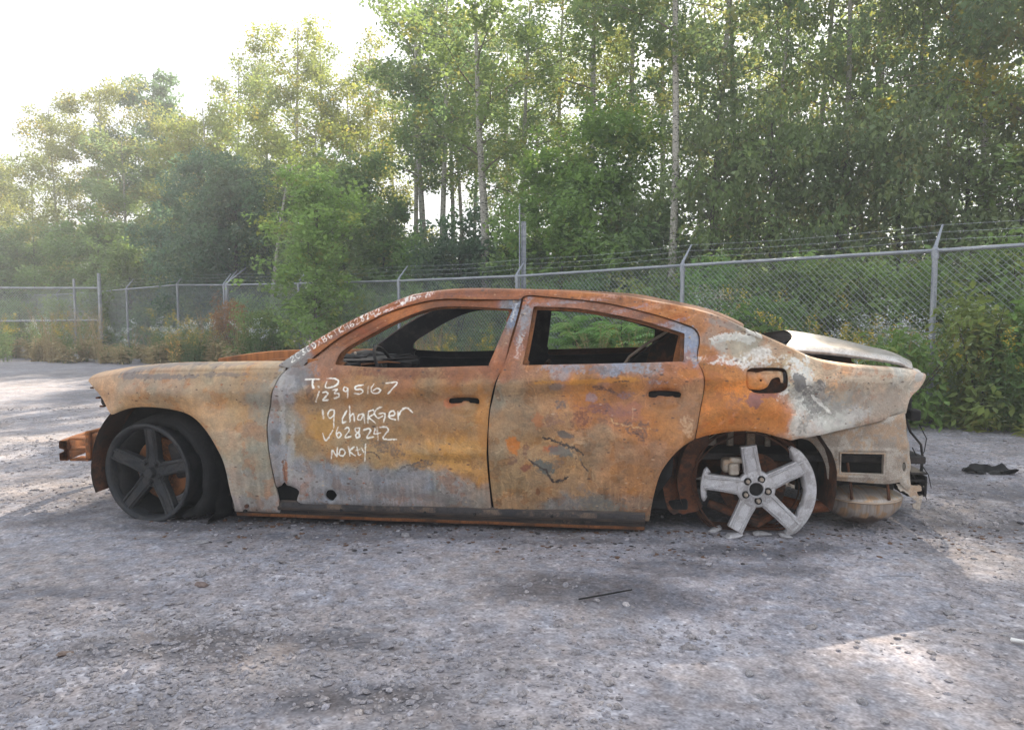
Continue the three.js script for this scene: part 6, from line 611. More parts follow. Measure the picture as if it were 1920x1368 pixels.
function leaves(parent, name, kind, spots, r, tint, scale = 1) {       // spots: points in the crown
  const g = kind.sprigs[Math.floor(r() * kind.sprigs.length)], im = new THREE.InstancedMesh(g, kind.leaf, spots.length);
  im.name = name; shade(im); parent.add(im);
  spots.forEach((p, i) => { E4.set((r() - 0.5) * 0.9, r() * 6.283, (r() - 0.5) * 0.9); const s = scale * (0.7 + 0.6 * r()); M4.compose(p, Q4.setFromEuler(E4), V(s, s, s)); im.setMatrixAt(i, M4); const v = 0.78 + 0.44 * r(), y = r(); im.setColorAt(i, C4.setRGB(v * tint[0] * (1 + 0.18 * y * y * (y > 0.9 ? 2 : 0.3)), v * tint[1], v * tint[2] * (1 - 0.2 * y))); });
  im.userData.kind = 'stuff'; return im;
}
const randn = (r) => (r() + r() + r() - 1.5) * 1.15;
let treeSeed = 100;
function tree(name, label, cat, group, [x, z, h, rad, base, kindNo, tr, lean, dens], opt = {}) {
  const r = rng(treeSeed += 7), kind = KIND[kindNo], t = thing(name, label, cat, [x, groundHeight(x, z) - 0.05, z], 0, group);
  const wob = 0.02 * h, a0 = r() * 6, axisPts = [], axisR = [], n = 9;
  for (let i = 0; i <= n; i++) { const s = i / n; axisPts.push(V(lean * s ** 1.3 + wob * (noise(s * 3, a0) - 0.5), h * 0.97 * s, wob * (noise(s * 3 + 9, a0) - 0.5) + lean * 0.2 * s)); axisR.push(tr * (1.15 - 1.0 * s) + 0.006 + (i === 0 ? tr * 0.25 : 0)); }
  const at = (s) => { const k = clamp(s, 0, 0.9999) * n, i = Math.floor(k); return axisPts[i].clone().lerp(axisPts[i + 1], k - i); };
  const twigs = [], spots = [];
  const limbs = opt.limbs ?? Math.round((h * (1 - base)) * 2.1 + 5);
  for (let k = 0; k < limbs; k++) {
    const s = lerp(base, 0.97, (k + r() * 0.8) / limbs), q = (s - base) / (1 - base), a = k * 2.4 + r() * 1.2, prof = Math.min(1, 0.5 + 1.3 * q) * (1 - q) ** 0.55 + 0.12, L = rad * prof * (0.65 + 0.6 * r()), p = at(s), rise = lerp(0.35, 1.1, q) * (0.7 + 0.5 * r());
    const pts = [p], m = 4; for (let i = 1; i <= m; i++) { const u = i / m; pts.push(V(p.x + Math.cos(a + 0.5 * (noise(k, u * 3) - 0.5)) * L * u, p.y + L * rise * u * (1 - 0.45 * u) + 0.1 * (r() - 0.5), p.z + Math.sin(a + 0.5 * (noise(k + 5, u * 3) - 0.5)) * L * u)); }
    const lr = Math.max(0.006, tr * 0.22 * (1 - 0.6 * q)); twigs.push(taper(pts, pts.map((_, i) => lr * (1 - 0.8 * i / m) + 0.002), 5, false));
    const clumps = Math.max(2, Math.round(L * 2.4 * dens));
    for (let c = 0; c < clumps; c++) {
      const u = 0.3 + 0.75 * (c + r()) / clumps, i = Math.min(m - 1, Math.floor(u * m)), cp = pts[i].clone().lerp(pts[i + 1], u * m - i), cr = 0.22 + 0.26 * r(), cnt = Math.round((4 + 5.5 * r()) * (opt.fill ?? 1));
      cp.x += (r() - 0.5) * 0.5; cp.y += (r() - 0.5) * 0.4; cp.z += (r() - 0.5) * 0.5;
      for (let w = 0; w < cnt; w++) spots.push(V(cp.x + randn(r) * cr, Math.max(0.1, cp.y + randn(r) * cr * 0.8), cp.z + randn(r) * cr));
    }
  }
  part(t, 'trunk', taper(axisPts, axisR, 8), opt.bark ?? kind.bark); part(t, 'branches', merge(twigs), barkTwig).userData.kind = 'stuff';
  const w = 0.85 + 0.3 * r(), y = opt.tint ?? [w * (0.88 + 0.2 * r()), w, w * (0.8 + 0.4 * r())];
  leaves(t, 'crown', kind, spots, r, y, opt.scale ?? 1);
  return t;
}
const tallKinds = ['slender birch', 'pale-trunked aspen', 'maple', 'dense dark-leaved tree', 'broad dark maple'];
const special = {
  0: 'birch at the far left edge, leaning into the frame', 4: 'airy tall birch standing above the pipe gate at far left', 5: 'dark bluish maple crown against the white sky at left', 11: 'tallest yellow-green birch left of the bare sky gap', 16: 'thin bare trunk leaning right behind the fence corner', 23: 'white birch trunk rising high just left of the sign post', 26: 'pale trunk leaning right between the sign post and the thick trunk', 29: 'thick pale trunk right behind the fence above the car roof', 31: 'pair-stemmed white birch high over the rear window', 33: 'dark tree with a trunk forking over the boot lid', 36: 'grey trunk leaning right over the right fence post', 39: 'golden-lit tree at the top right corner',
};
const ORD = ['first', 'second', 'third', 'fourth', 'fifth', 'sixth', 'seventh', 'eighth', 'ninth', 'tenth', 'eleventh', 'twelfth'], placeOf = (a) => a[0] / -a[1];
const whereOf = (a) => { const x = a[0], d = -a[1]; return x < -9 ? 'in the far wood behind the gate' : x < -3 ? 'in the wood left of the car roof' : x < 2.2 ? 'in the wood above the car roof' : d > 20 ? 'at the back of the wood on the right' : 'in the dense wood on the right'; };
TREES.forEach((a, i) => {
  const x = a[0], d = -a[1], sp = special[i];
  const where = whereOf(a), mates = TREES.filter((b, k) => !special[k] && b[5] === a[5] && whereOf(b) === where).sort((b, c) => placeOf(b) - placeOf(c)), nth = mates.length > 1 ? `, ${ORD[mates.indexOf(a)]} from left` : '';
  tree('tree', sp ?? `${tallKinds[a[5]]} ${where}${nth}`, 'tree', sp ? undefined : `${tallKinds[a[5]]} trees ${where}`, a, i === 39 ? { tint: [1.2, 1.05, 0.8], fill: 0.8 } : i === 16 ? { limbs: 6, fill: 0.6 } : [33, 34].includes(i) ? { fill: 0.6 } : [26, 27, 28, 29, 30].includes(i) ? { fill: 0.95 } : [31, 32].includes(i) ? { fill: 0.6 } : x > 3 ? { fill: d > 20 ? 0.42 : 0.72 } : x > 0.6 ? { fill: 0.8 } : x > -4.5 && d > 19 ? { fill: 0.68 } : x > -4.5 ? { fill: 0.62 } : x > -9 ? { fill: 1.15, scale: 1.1 } : { fill: 1.5, scale: 1.2 });
});
const saplingLabel = ['bright maple sapling growing in front of the fence left of the windscreen', 'large leafy maple behind the fence left of the roof', 'small maple between the birches left of the roof', 'dark broad maple behind the fence corner', 'dark maple beside the one behind the fence corner', 'low maple under the thin leaning trunk', 'leafy bush tree above the second barbed arm at left', 'leafy bush tree above the gate post', 'leafy bush tree at far left above the gate', 'dark bush tree cut by the left edge', 'low bright bush behind the gate post', 'tall bright maple sapling with forked stems above the rear window', 'bright maple just right of the sign post', 'low maple left of the thick pale trunk', 'dark round shrub left of the sign post', 'small maple directly left of the sign post', 'low maple under the cluster of thin trunks', 'low maple right behind the sign post', 'dark drooping-leaved tree above the rear pillar', 'dark drooping-leaved tree above the boot lid', 'dark drooping-leaved tree left of the right fence post', 'dark drooping-leaved tree behind the right fence post', 'dark drooping-leaved tree near the right edge', 'green tree at the right edge behind the fence', 'dark tree cut by the right edge'];
SAPLINGS.forEach((a, i) => tree('small_tree', saplingLabel[i], 'small tree', undefined, a, { limbs: Math.round(a[2] * 5 + 12), fill: a[0] > 3 ? 0.6 : 0.85, bark: barkGrey, scale: i === 0 ? 0.85 : 1, ...(i === 0 || i === 11 || i === 12 ? { tint: [1.15, 1.2, 0.9] } : {}) }));
const KSHRUB = { leaf: LEAF.weed, bark: barkDark, sprigs: [21, 22, 23].map((s) => sprig(s, 26, 0.20, 0.085, 0.5, 0.3)) };
const KNEEDLE = { leaf: LEAF.weed, bark: barkDark, sprigs: [24, 25].map((s) => sprig(s, 24, 0.15, 0.085, 0.22, -0.2)) };
const shrubWhere = ['above the boot of the car, nearest the white flowers', 'behind the boot lid', 'behind the raised front edge of the boot lid', 'behind the mesh left of the right post', 'behind the right fence post', 'right of the right fence post', 'near the right edge behind the mesh', 'cut by the right edge behind the mesh', 'above the rear roof behind the mesh', 'seen through the rear window', 'behind the middle of the roof', 'behind the sign post', 'seen through the front window', 'behind the front of the roof', 'left of the roof behind the mesh', 'above the windscreen pillar behind the mesh', 'behind the fence corner', 'behind the first post left of the corner', 'behind the weeds at left', 'behind the gate post', 'behind the middle of the gate', 'at the far left behind the gate'];
function shrub(name, label, cat, x, z, h, rad, kind, tint, dens = 1, group) {
  const r = rng(treeSeed += 7), t = thing(name, label, cat, [x, groundHeight(x, z) - 0.03, z], 0, group), wood = [], spots = [];
  for (let k = 0; k < 9; k++) { const a = k * 2.4 + r(), L = rad * (0.4 + 0.6 * r()), top = h * (0.7 + 0.3 * r()), pts = [0, 0.33, 0.66, 1].map((u) => V(Math.cos(a) * L * u ** 1.3, top * u, Math.sin(a) * L * u ** 1.3)); wood.push(taper(pts, [0.012, 0.009, 0.006, 0.002], 5, false)); }
  const n = Math.round(190 * rad * h * dens);
  for (let k = 0; k < n; k++) { const a = r() * 6.283, v = r(), R = rad * Math.sqrt(r()) * (0.55 + 0.6 * noise(a * 1.5 + treeSeed, v * 3)) * (1 - 0.45 * v * v); spots.push(V(Math.cos(a) * R, 0.05 + v * h * (0.75 + 0.35 * noise(a * 2, treeSeed)), Math.sin(a) * R)); }
  part(t, 'stems', merge(wood), kind.bark); leaves(t, 'foliage', kind, spots, r, tint); return t;
}
SHRUBS.forEach(([x, z, h, rad], i) => { const r = rng(900 + i), b = 0.95 + 0.45 * r(); shrub('shrub', `${i % 3 ? 'green' : 'dull green'} leafy shrub ${shrubWhere[i]}`, 'shrub', x, z, h, rad, KSHRUB, [b * (0.8 + 0.3 * r()), b, b * 0.95], 1); });

// goldenrod, asters, dry weeds: upright stems with narrow leaves and a head
function weedGeometry(seed, h, nst, spread, leafLen, head) {
  const r = rng(seed), stem = [], P = [], I = [], HP = [], HI = [];
  for (let k = 0; k < nst; k++) {
    const a = r() * 6.283, L = spread * (0.3 + r()), H = h * (0.65 + 0.4 * r()), bx = Math.cos(a) * 0.1 * r(), bz = Math.sin(a) * 0.1 * r(), pt = (u) => V(bx + Math.cos(a) * L * u * u, H * u * (1 - 0.1 * u), bz + Math.sin(a) * L * u * u);
    stem.push(taper([0, 0.35, 0.7, 1].map(pt), [0.005, 0.0045, 0.0035, 0.002], 4, false));
    const nl = Math.round(H * 34); for (let q = 0; q < nl; q++) { const u = 0.12 + 0.85 * q / nl, b = q * 2.4 + r(), el = 0.5 - 0.7 * r(), s = leafLen * (1 - 0.5 * u) * (0.7 + 0.6 * r()); leafBlade(P, I, pt(u), V(Math.cos(b) * Math.cos(el), Math.sin(el), Math.sin(b) * Math.cos(el)), V(0, 1, 0.1), s, s * 0.13, 0.3); }
    if (head) for (let q = 0; q < head; q++) { const u = 0.86 + 0.16 * r(), b = r() * 6.283, R = 0.07 * r(), c = pt(u).add(V(Math.cos(b) * R, 0.04 * r(), Math.sin(b) * R)), dir = V(Math.cos(b), 0.4 + r(), Math.sin(b)).normalize(); leafBlade(HP, HI, c, dir, V(0.1, 1, 0.2), 0.022, 0.009, 0.2); }
  }
  const mk = (p, i) => { const g = new THREE.BufferGeometry(); g.setAttribute('position', new THREE.Float32BufferAttribute(p, 3)); g.setIndex(i); const f = g.toNonIndexed(); f.computeVertexNormals(); return f; };
  return { stem: merge(stem), leaf: mk(P, I), head: head ? mk(HP, HI) : null };
}
const WEEDS = {
  goldenrod: [1, 2, 3].map((s) => weedGeometry(s + 40, 1.15, 9, 0.26, 0.11, 34)), aster: [1, 2].map((s) => weedGeometry(s + 50, 1.0, 9, 0.3, 0.08, 22)),
  dry: [1, 2].map((s) => weedGeometry(s + 60, 1.2, 12, 0.34, 0.06, 14)), tallgrass: [1, 2].map((s) => weedGeometry(s + 70, 0.6, 14, 0.2, 0.22, 0)),
};
const headMat = { goldenrod: LEAF.gold, aster: LEAF.white, dry: LEAF.dry, tallgrass: null }, leafMat = { goldenrod: LEAF.weed, aster: LEAF.weed, dry: LEAF.dry, tallgrass: LEAF.straw };
const weedWord = { goldenrod: 'yellow goldenrod', aster: 'white-flowered weed', dry: 'brown dry weed', tallgrass: 'straw-coloured grass tuft' };
let weedN = 0;
function weed(kind, label, x, z, s, group) { const v = WEEDS[kind][weedN++ % WEEDS[kind].length], t = thing(kind === 'tallgrass' ? 'grass_tuft' : kind + '_plant', `${weedWord[kind]} ${label}`, kind === 'tallgrass' ? 'grass' : 'weed', [x, groundHeight(x, z) - 0.02, z], weedN * 1.7, `${weedWord[kind]}s, ${group}`); part(t, 'stem', v.stem, kind === 'dry' ? LEAF.straw : LEAF.weed); part(t, 'leaves', v.leaf, leafMat[kind]).userData.kind = 'stuff'; if (v.head) part(t, 'flower_head', v.head, headMat[kind]).userData.kind = 'stuff'; t.scale.setScalar(s); return t; }
{
  const r = rng(2024), A = (s, off) => { const k = clamp(s, 0, 5.999), i = Math.floor(k), a = FENCE_A[i], b = FENCE_A[i + 1], dx = b[0] - a[0], dz = b[1] - a[1], L = Math.hypot(dx, dz); return [lerp(a[0], b[0], k - i) + dz / L * off * -1 * -1 * 0 - (-dz / L) * off * -1, lerp(a[1], b[1], k - i) + (-dx / L) * off * -1]; };
  // right: between the fence and the yard
  for (let k = 0; k < 30; k++) { const [x, z] = A(0.15 + 1.6 * r(), -(0.1 + 0.55 * r())); weed(r() < 0.6 ? 'goldenrod' : r() < 0.6 ? 'aster' : 'dry', 'on the bank in front of the fence at right', x, z, 0.65 + 0.45 * r(), 'weeds in front of the fence at right'); }
  for (let k = 0; k < 26; k++) { const [x, z] = A(0.1 + 2.2 * r(), 0.2 + 0.7 * r()); weed(r() < 0.5 ? 'aster' : 'goldenrod', 'pressed against the back of the mesh at right', x, z, 0.9 + 0.5 * r(), 'weeds behind the fence at right'); }
  for (let k = 0; k < 34; k++) { const [x, z] = A(2.0 + 4 * r(), -(0.1 + 0.9 * r())); weed(['goldenrod', 'dry', 'aster', 'tallgrass'][Math.floor(r() * 4)], 'at the foot of the fence behind the car', x, z, 0.6 + 0.4 * r(), 'weeds along the fence behind the car'); }
  // left: rough strip below the gate and round the corner
  for (let k = 0; k < 110; k++) { const t = r(), x = lerp(-5.0, -15.5, t), z = lerp(-15.2, -18.3, Math.min(1, t * 1.2)) - 1.6 * r(); weed(['goldenrod', 'dry', 'tallgrass', 'tallgrass', 'aster'][Math.floor(r() * 5)], 'in the rough strip under the gate at left', x, z, 0.65 + 0.55 * r(), 'weeds in the strip at left'); }
}
shrub('dry_shrub', 'brown dry bush in front of the fence corner', 'shrub', -6.35, -16.9, 1.55, 0.62, { leaf: LEAF.dry, bark: barkDark, sprigs: KNEEDLE.sprigs }, [0.9, 0.75, 0.7], 0.9);
shrub('shrub', 'low green bush right of the brown dry bush', 'shrub', -5.5, -16.2, 1.25, 0.7, KSHRUB, [1, 1, 0.9], 1.1);
shrub('dry_shrub', 'yellowing bush left of the brown dry bush', 'shrub', -7.0, -16.3, 0.8, 0.6, { leaf: LEAF.straw, bark: barkDark, sprigs: KNEEDLE.sprigs }, [1, 0.95, 0.7], 1);
shrub('shrub', 'leafy green clump at the right edge in front of the fence', 'shrub', 5.1, -7.1, 1.2, 0.55, KSHRUB, [0.95, 1.1, 0.9], 1.2);
shrub('shrub', 'brownish leafy clump just right of the right fence post', 'shrub', 4.7, -7.45, 1.25, 0.5, KSHRUB, [1.15, 1.0, 0.8], 1.1);
shrub('shrub', 'low green clump behind the tail of the car', 'shrub', 3.9, -7.5, 0.85, 0.5, KSHRUB, [0.9, 1, 0.8], 1.2);
shrub('shrub', 'tangle of green leaves against the mesh behind the tail', 'shrub', 3.2, -9.6, 1.3, 0.7, KSHRUB, [0.85, 1, 0.85], 1.2);
const KWHITE = { leaf: LEAF.white, bark: barkDark, sprigs: [sprig(31, 40, 0.18, 0.022, 0.9, -0.4)] };
{ const f = shrub('flowering_bush', 'bush covered in small white flowers behind the mesh over the rear pillar', 'bush', 3.15, -11.2, 1.45, 0.4, KSHRUB, [1, 1.05, 0.95], 1), r = rng(8), s = []; for (let k = 0; k < 60; k++) s.push(V(randn(r) * 0.3, 1.0 + 0.45 * r(), randn(r) * 0.25)); leaves(f, 'flowers', KWHITE, s, r, [1, 1, 1]); }
// staghorn fronds seen through the rear window
function frond(seed) { const r = rng(seed), P = [], I = [], n = 11; for (let k = 0; k < n; k++) { const u = 0.15 + 0.85 * k / n, c = V(0.5 * u, 0.16 * Math.sin(u * 2.2) - 0.12 * u * u, 0); for (const s of [1, -1]) leafBlade(P, I, c, V(0.45, -0.25 - 0.2 * r(), s).normalize(), V(0, 1, 0), 0.13 * (1 - 0.4 * Math.abs(u - 0.5)), 0.017, 0.2); } const g = new THREE.BufferGeometry(); g.setAttribute('position', new THREE.Float32BufferAttribute(P, 3)); g.setIndex(I); const f = g.toNonIndexed(); f.computeVertexNormals(); return f; }
const FROND = { sprigs: [frond(1), frond(2)], leaf: LEAF.sumac };
[[0.95, -10.9, 'left'], [1.55, -10.4, 'middle'], [2.1, -9.9, 'right']].forEach(([x, z, w], i) => {
  const r = rng(300 + i), t = thing('sumac', `bright feathery sumac seen through the rear window, ${w} of three`, 'shrub', [x, groundHeight(x, z) - 0.03, z], 0, 'sumacs seen through the car'), wood = [], spots = []; const im = new THREE.InstancedMesh(FROND.sprigs[i % 2], FROND.leaf, 56); im.name = 'fronds';
  for (let k = 0; k < 8; k++) { const a = k * 2.4, top = 0.6 + 0.45 * r(), R = 0.3 * r(); wood.push(taper([V(0, 0, 0), V(Math.cos(a) * R * 0.5, top * 0.6, Math.sin(a) * R * 0.5), V(Math.cos(a) * R, top, Math.sin(a) * R)], [0.014, 0.01, 0.006], 5, false)); for (let q = 0; q < 7; q++) { const b = q * 0.9 + r(); Q4.setFromEuler(E4.set(0, b, 0.35 * r())); M4.compose(V(Math.cos(a) * R, top * (0.72 + 0.3 * r()), Math.sin(a) * R), Q4, V(1, 1, 1).multiplyScalar(0.75 + 0.4 * r())); im.setMatrixAt(k * 7 + q, M4); im.setColorAt(k * 7 + q, C4.setRGB(0.85 + 0.3 * r(), 0.9 + 0.2 * r(), 0.9)); } }
  part(t, 'stems', merge(wood), barkGrey); shade(im); im.userData.kind = 'stuff'; t.add(im);
});
// low cover: grass and small leaves on the bank, forest floor litter
{
  const r = rng(4711), G = weedGeometry(88, 0.22, 7, 0.12, 0.16, 0).leaf, spots = [];
  for (let k = 0; k < 9000; k++) { const x = lerp(-20, 9, r()), z = -lerp(6, 26, r()), f = fenceSide(x, z); const edge = x < -5 ? f + 1.9 + 1.2 * noise(x, z) : f + 0.75 + 0.6 * noise(x * 2, z * 2); if (edge < 0 || f > 5) continue; spots.push([x, z]); }
  const im = new THREE.InstancedMesh(G, LEAF.weed, spots.length); spots.forEach(([x, z], i) => { Q4.setFromEuler(E4.set(0, r() * 6.28, 0)); const s = 0.6 + 0.9 * r(); M4.compose(V(x, groundHeight(x, z) - 0.02, z), Q4, V(s, s * (0.7 + 0.6 * r()), s)); im.setMatrixAt(i, M4); const y = r(); im.setColorAt(i, y < 0.3 ? C4.setRGB(1.6, 1.15, 0.8) : C4.setRGB(0.9 + 0.3 * r(), 1, 0.9)); });
  im.name = 'grass'; shade(im); scene.add(im); tag(im, 'low grass and weeds covering the bank along the fence', 'grass', null, 'stuff');
}
{ // far wood that reads as one mass behind the single trees, low
  const r = rng(99), spots = []; for (let k = 0; k < 5200; k++) { const a = lerp(-0.62, 0.62, r()), d = 34 + 14 * r(); const x = Math.tan(a) * d, top = 1.2 + 4.5 * noise(x * 0.3, 4) * (x < -4 ? 0.7 : 1); spots.push(V(x, 0.2 + top * r(), -d)); }
  const im = leaves(scene, 'distant_undergrowth', { ...KIND[1] }, spots, r, [0.9, 0.95, 0.8], 2.6); tag(im, 'mass of far undergrowth deep in the wood', 'undergrowth', null, 'stuff');
}

// ---------------------------------------------------------------- loose stone and debris in the yard
const stoneMat = mat({ map: rustTexture([126, 124, 128], [148, 144, 144], [108, 104, 104], 21), roughness: 0.92 });
function stoneGeometry(seed, detail = 1) { const g = mergeVertices(new THREE.IcosahedronGeometry(1, detail).deleteAttribute('normal').deleteAttribute('uv')), p = g.attributes.position, r = rng(seed), cuts = []; for (let k = 0; k < 6; k++) { const u = r() * 2 - 1, a = r() * 6.28; cuts.push([V(Math.sqrt(1 - u * u) * Math.cos(a), u, Math.sqrt(1 - u * u) * Math.sin(a)), 0.55 + 0.3 * r()]); } for (let i = 0; i < p.count; i++) { const v = V(p.getX(i), p.getY(i), p.getZ(i)); v.multiplyScalar(0.85 + 0.3 * r()); for (const [n, d] of cuts) { const o = v.dot(n); if (o > d) v.addScaledVector(n, d - o); } p.setXYZ(i, v.x, v.y, v.z); } const f = g.toNonIndexed(); f.computeVertexNormals(); return boxUV(f, 0.5); }
{
  const r = rng(515), kinds = [1, 2, 3, 4].map((s) => stoneGeometry(s, 0)), lists = kinds.map(() => []);
  const put = (x, z, s) => lists[Math.floor(r() * 4)].push([x, z, s]);
  for (let k = 0; k < 76000; k++) {
    const d = 1.5 + 7.5 * r() ** 1.7, x = (r() * 2 - 1) * (d * 0.74 + 0.3), z = -d, dens = smooth(0.34, 0.66, fbm(x * 0.9 + 60, z * 1.3, 3)) * 0.85 + 0.15 * smooth(0.4, 0.6, fbm(x * 4, z * 4 + 20, 2)); if (r() > dens || fenceSide(x, z) > 0) continue;
    put(x, z, 0.0025 + 0.0045 * r() + 0.014 * r() ** 7 + (r() < 0.008 ? 0.018 * r() : 0));
  }
  lists.forEach((list, q) => { const im = new THREE.InstancedMesh(kinds[q], stoneMat, list.length); list.forEach(([x, z, s], i) => { Q4.setFromEuler(E4.set((r() - 0.5) * 0.7, r() * 6.28, (r() - 0.5) * 0.7)); M4.compose(V(x, groundHeight(x, z) + s * 0.12, z), Q4, V(s * (0.9 + 0.6 * r()), s * (0.4 + 0.28 * r()), s)); im.setMatrixAt(i, M4); const v = 0.88 + 0.5 * r() * r() + (r() < 0.03 ? 0.35 : 0), w = r(); im.setColorAt(i, C4.setRGB(v * (1 + 0.05 * w), v, v * (1.06 - 0.10 * w))); }); im.name = numbered('gravel'); shade(im); scene.add(im); tag(im, 'scattered crushed stone over the yard', 'gravel', null, 'stuff'); });
}
function stone(label, x, z, sx, sy, sz, seed, tint = 0xffffff) { const m = stoneMat.clone(); m.color.set(tint); const o = single('stone', stoneGeometry(seed, 1).clone().scale(sx, sy, sz), m, label, 'stone'); o.position.set(x, groundHeight(x, z) + sy * 0.25, z); o.rotation.y = seed; return o; }
stone('pale rounded stone in the dirt below the front door', -1.333, -3.136, 0.0314, 0.0188, 0.0219, 30, 0xffffff);
stone('flat reddish stone just below the pale rounded stone', -1.290, -3.026, 0.0367, 0.0110, 0.0257, 31, 0xd8c0b4);
stone('flat slab of grey stone beside the front wheel', -1.540, -3.601, 0.0437, 0.0109, 0.0306, 32, 0xffffff);
stone('small grey stone right of the front wheel', -1.297, -3.474, 0.0298, 0.0119, 0.0208, 33, 0xffffff);
stone('white stone chip in the left foreground', -1.322, -2.496, 0.0178, 0.0045, 0.0125, 34, 0xffffff);
stone('half-buried tan stone in the left foreground', -1.465, -2.374, 0.0305, 0.0107, 0.0214, 35, 0xd8bfae);
stone('grey stone in the pile in front of the rear wheel', 0.737, -2.249, 0.0193, 0.0116, 0.0135, 36, 0xffffff);
stone('rounded grey stone at the lower right', 1.011, -2.075, 0.0207, 0.0145, 0.0145, 37, 0xffffff);
stone('pale stone in the right foreground', 1.635, -2.724, 0.0272, 0.0136, 0.0191, 38, 0xffffff);
stone('oblong stone in the foreground right of centre', 0.322, -2.245, 0.0192, 0.0077, 0.0135, 39, 0xffffff);
stone('pale flat stone in the foreground below the rear wheel', 0.730, -2.120, 0.0182, 0.0073, 0.0127, 40, 0xffffff);
stone('white pebble at the right edge of the yard', 2.092, -3.311, 0.0166, 0.0066, 0.0116, 41, 0xffffff);
stone('grey stone in the foreground left of centre', -0.029, -2.221, 0.0206, 0.0103, 0.0144, 42, 0xffffff);
stone('dark stone under the burnt door sill', -0.538, -3.699, 0.0317, 0.0159, 0.0222, 43, 0xffffff);
stone('broad flat stone in the foreground, right of centre', 1.732, -2.539, 0.0290, 0.0073, 0.0203, 44, 0xffffff);
stone('small stone in the bottom right foreground', 1.022, -1.975, 0.0155, 0.0093, 0.0109, 45, 0xffffff);
stone('rounded stone at the bottom edge near the centre', 0.065, -1.956, 0.0154, 0.0092, 0.0108, 46, 0xffffff);
stone('dull stone at the bottom left', -1.390, -2.130, 0.0198, 0.0079, 0.0138, 47, 0xffffff);
const litter = mat({ color: 0xe8e6e2, roughness: 0.7 });
single('steel_rod', taper([V(0.260, groundHeight(0.260, -2.839) + 0.01, -2.839), V(0.379, groundHeight(0.379, -2.884) + 0.014, -2.884), V(0.480, groundHeight(0.480, -2.918) + 0.02, -2.918)], [0.0035, 0.0035, 0.003], 6), char_, 'thin black rod lying in the gravel in front of the rear door', 'rod');
single('stick', taper([V(1.596, groundHeight(1.596, -3.090) + 0.01, -3.090), V(1.642, groundHeight(1.642, -3.083) + 0.012, -3.083), V(1.701, groundHeight(1.701, -3.083) + 0.01, -3.083)], [0.0022, 0.0022, 0.002], 5), stoneMat, 'pale thin stick in the gravel at right', 'stick');
single('stick', taper([V(1.706, groundHeight(1.706, -2.479) + 0.01, -2.479), V(1.727, groundHeight(1.727, -2.437) + 0.02, -2.437)], [0.008, 0.006], 5), litter, 'pale splinter cut by the right edge', 'stick');
{ // crumpled scrap of sheet metal
  const g = new THREE.PlaneGeometry(0.34, 0.12, 24, 10).rotateX(-Math.PI / 2), p = g.attributes.position; for (let i = 0; i < p.count; i++) { const a = p.getX(i), b = p.getZ(i); p.setY(i, 0.11 * fbm(a * 13 + 2, b * 13, 3) - 0.02 + 0.02 * Math.abs(a)); p.setX(i, a + 0.06 * (noise(a * 12, b * 12) - 0.5)); p.setZ(i, b + 0.05 * (noise(a * 14 + 7, b * 9) - 0.5)); } g.computeVertexNormals();
  const low = g.clone().translate(0, -0.004, 0), o = single('metal_scrap', boxUV(merge([g, low])), char_, 'crumpled dark metal scrap on the gravel right of the car', 'scrap'); o.position.set(3.367, groundHeight(3.367, -5.188) - 0.004, -5.188); o.rotation.y = -0.25;
}
{ const g = stoneGeometry(70, 1).clone().scale(0.050, 0.0111, 0.0222), o = single('alloy_fragment', g, alloy, 'curled sliver of melted alloy left of the rear wheel foot', 'metal fragment'); o.position.set(1.045, groundHeight(1.045, -3.766) + 0.008, -3.766); o.rotation.set(0.1, 0.50, 0.25); }
{ const g = stoneGeometry(71, 1).clone().scale(0.060, 0.0133, 0.0267), o = single('alloy_fragment', g, alloy, 'broken strip of alloy under the left spoke of the rear wheel', 'metal fragment'); o.position.set(1.108, groundHeight(1.108, -3.675) + 0.008, -3.675); o.rotation.set(0.1, 0.10, 0.15); }
{ const g = stoneGeometry(72, 1).clone().scale(0.055, 0.0122, 0.0244), o = single('alloy_fragment', g, alloy, 'lump of melted alloy between the lower spokes of the rear wheel', 'metal fragment'); o.position.set(1.257, groundHeight(1.257, -3.693) + 0.008, -3.693); o.rotation.set(0.1, -0.30, 0.05); }
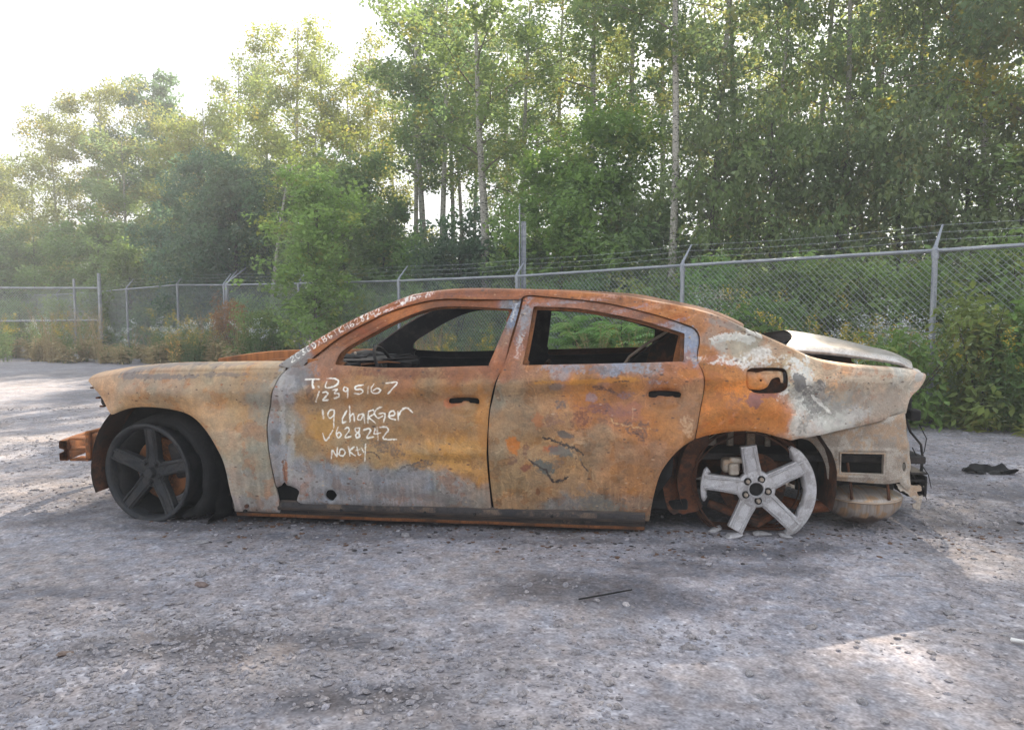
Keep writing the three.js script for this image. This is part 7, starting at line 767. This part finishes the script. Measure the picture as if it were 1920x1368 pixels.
{ const g = stoneGeometry(73, 1).clone().scale(0.045, 0.0100, 0.0200), o = single('alloy_fragment', g, alloy, 'bright splash of melted alloy under the rear rim arc', 'metal fragment'); o.position.set(1.360, groundHeight(1.360, -3.639) + 0.008, -3.639); o.rotation.set(0.1, -0.70, -0.05); }
{ const o = single('litter', stoneGeometry(80, 1).clone().scale(0.11, 0.03, 0.07), litter, 'scrap of white litter at the edge of the weeds', 'litter'); o.position.set(-10.19, groundHeight(-10.19, -17.91) + 0.02, -17.91); }
{ const o = single('litter', stoneGeometry(81, 1).clone().scale(0.11, 0.03, 0.07), litter, 'larger white litter in front of the weeds', 'litter'); o.position.set(-8.84, groundHeight(-8.84, -17.11) + 0.02, -17.11); }
{ const o = single('litter', stoneGeometry(82, 1).clone().scale(0.11, 0.03, 0.07), litter, 'pale litter by the weeds in front of the fence corner', 'litter'); o.position.set(-8.90, groundHeight(-8.90, -19.51) + 0.02, -19.51); }

{ // flakes of rust, ash and glass crumbs shed round the wreck
  const r = rng(616), flake = stoneGeometry(91, 0), im = new THREE.InstancedMesh(flake, stoneMat, 1500);
  for (let k = 0; k < 1500; k++) { const u = r(), x = lerp(-2.1, 2.6, u), off = 0.05 + 0.5 * r() ** 2.2, z = -3.93 + 0.108 * (x + 0.26) + off - (u < 0.12 || u > 0.72 ? 0.35 * r() : 0), s = 0.003 + 0.011 * r() ** 4; Q4.setFromEuler(E4.set((r() - 0.5) * 0.6, r() * 6.28, (r() - 0.5) * 0.6)); M4.compose(V(x, groundHeight(x, z) + s * 0.1, z), Q4, V(s * 1.6, s * 0.3, s)); im.setMatrixAt(k, M4); const w = r(); im.setColorAt(k, w < 0.45 ? C4.setRGB(0.5, 0.28, 0.16) : w < 0.75 ? C4.setRGB(0.16, 0.15, 0.15) : C4.setRGB(1.5, 1.5, 1.55)); }
  im.name = 'burnt_flakes'; shade(im); scene.add(im); tag(im, 'rust flakes, ash and crumbs shed along the burnt car', 'debris', null, 'stuff');
}

renderer.render(scene, camera);
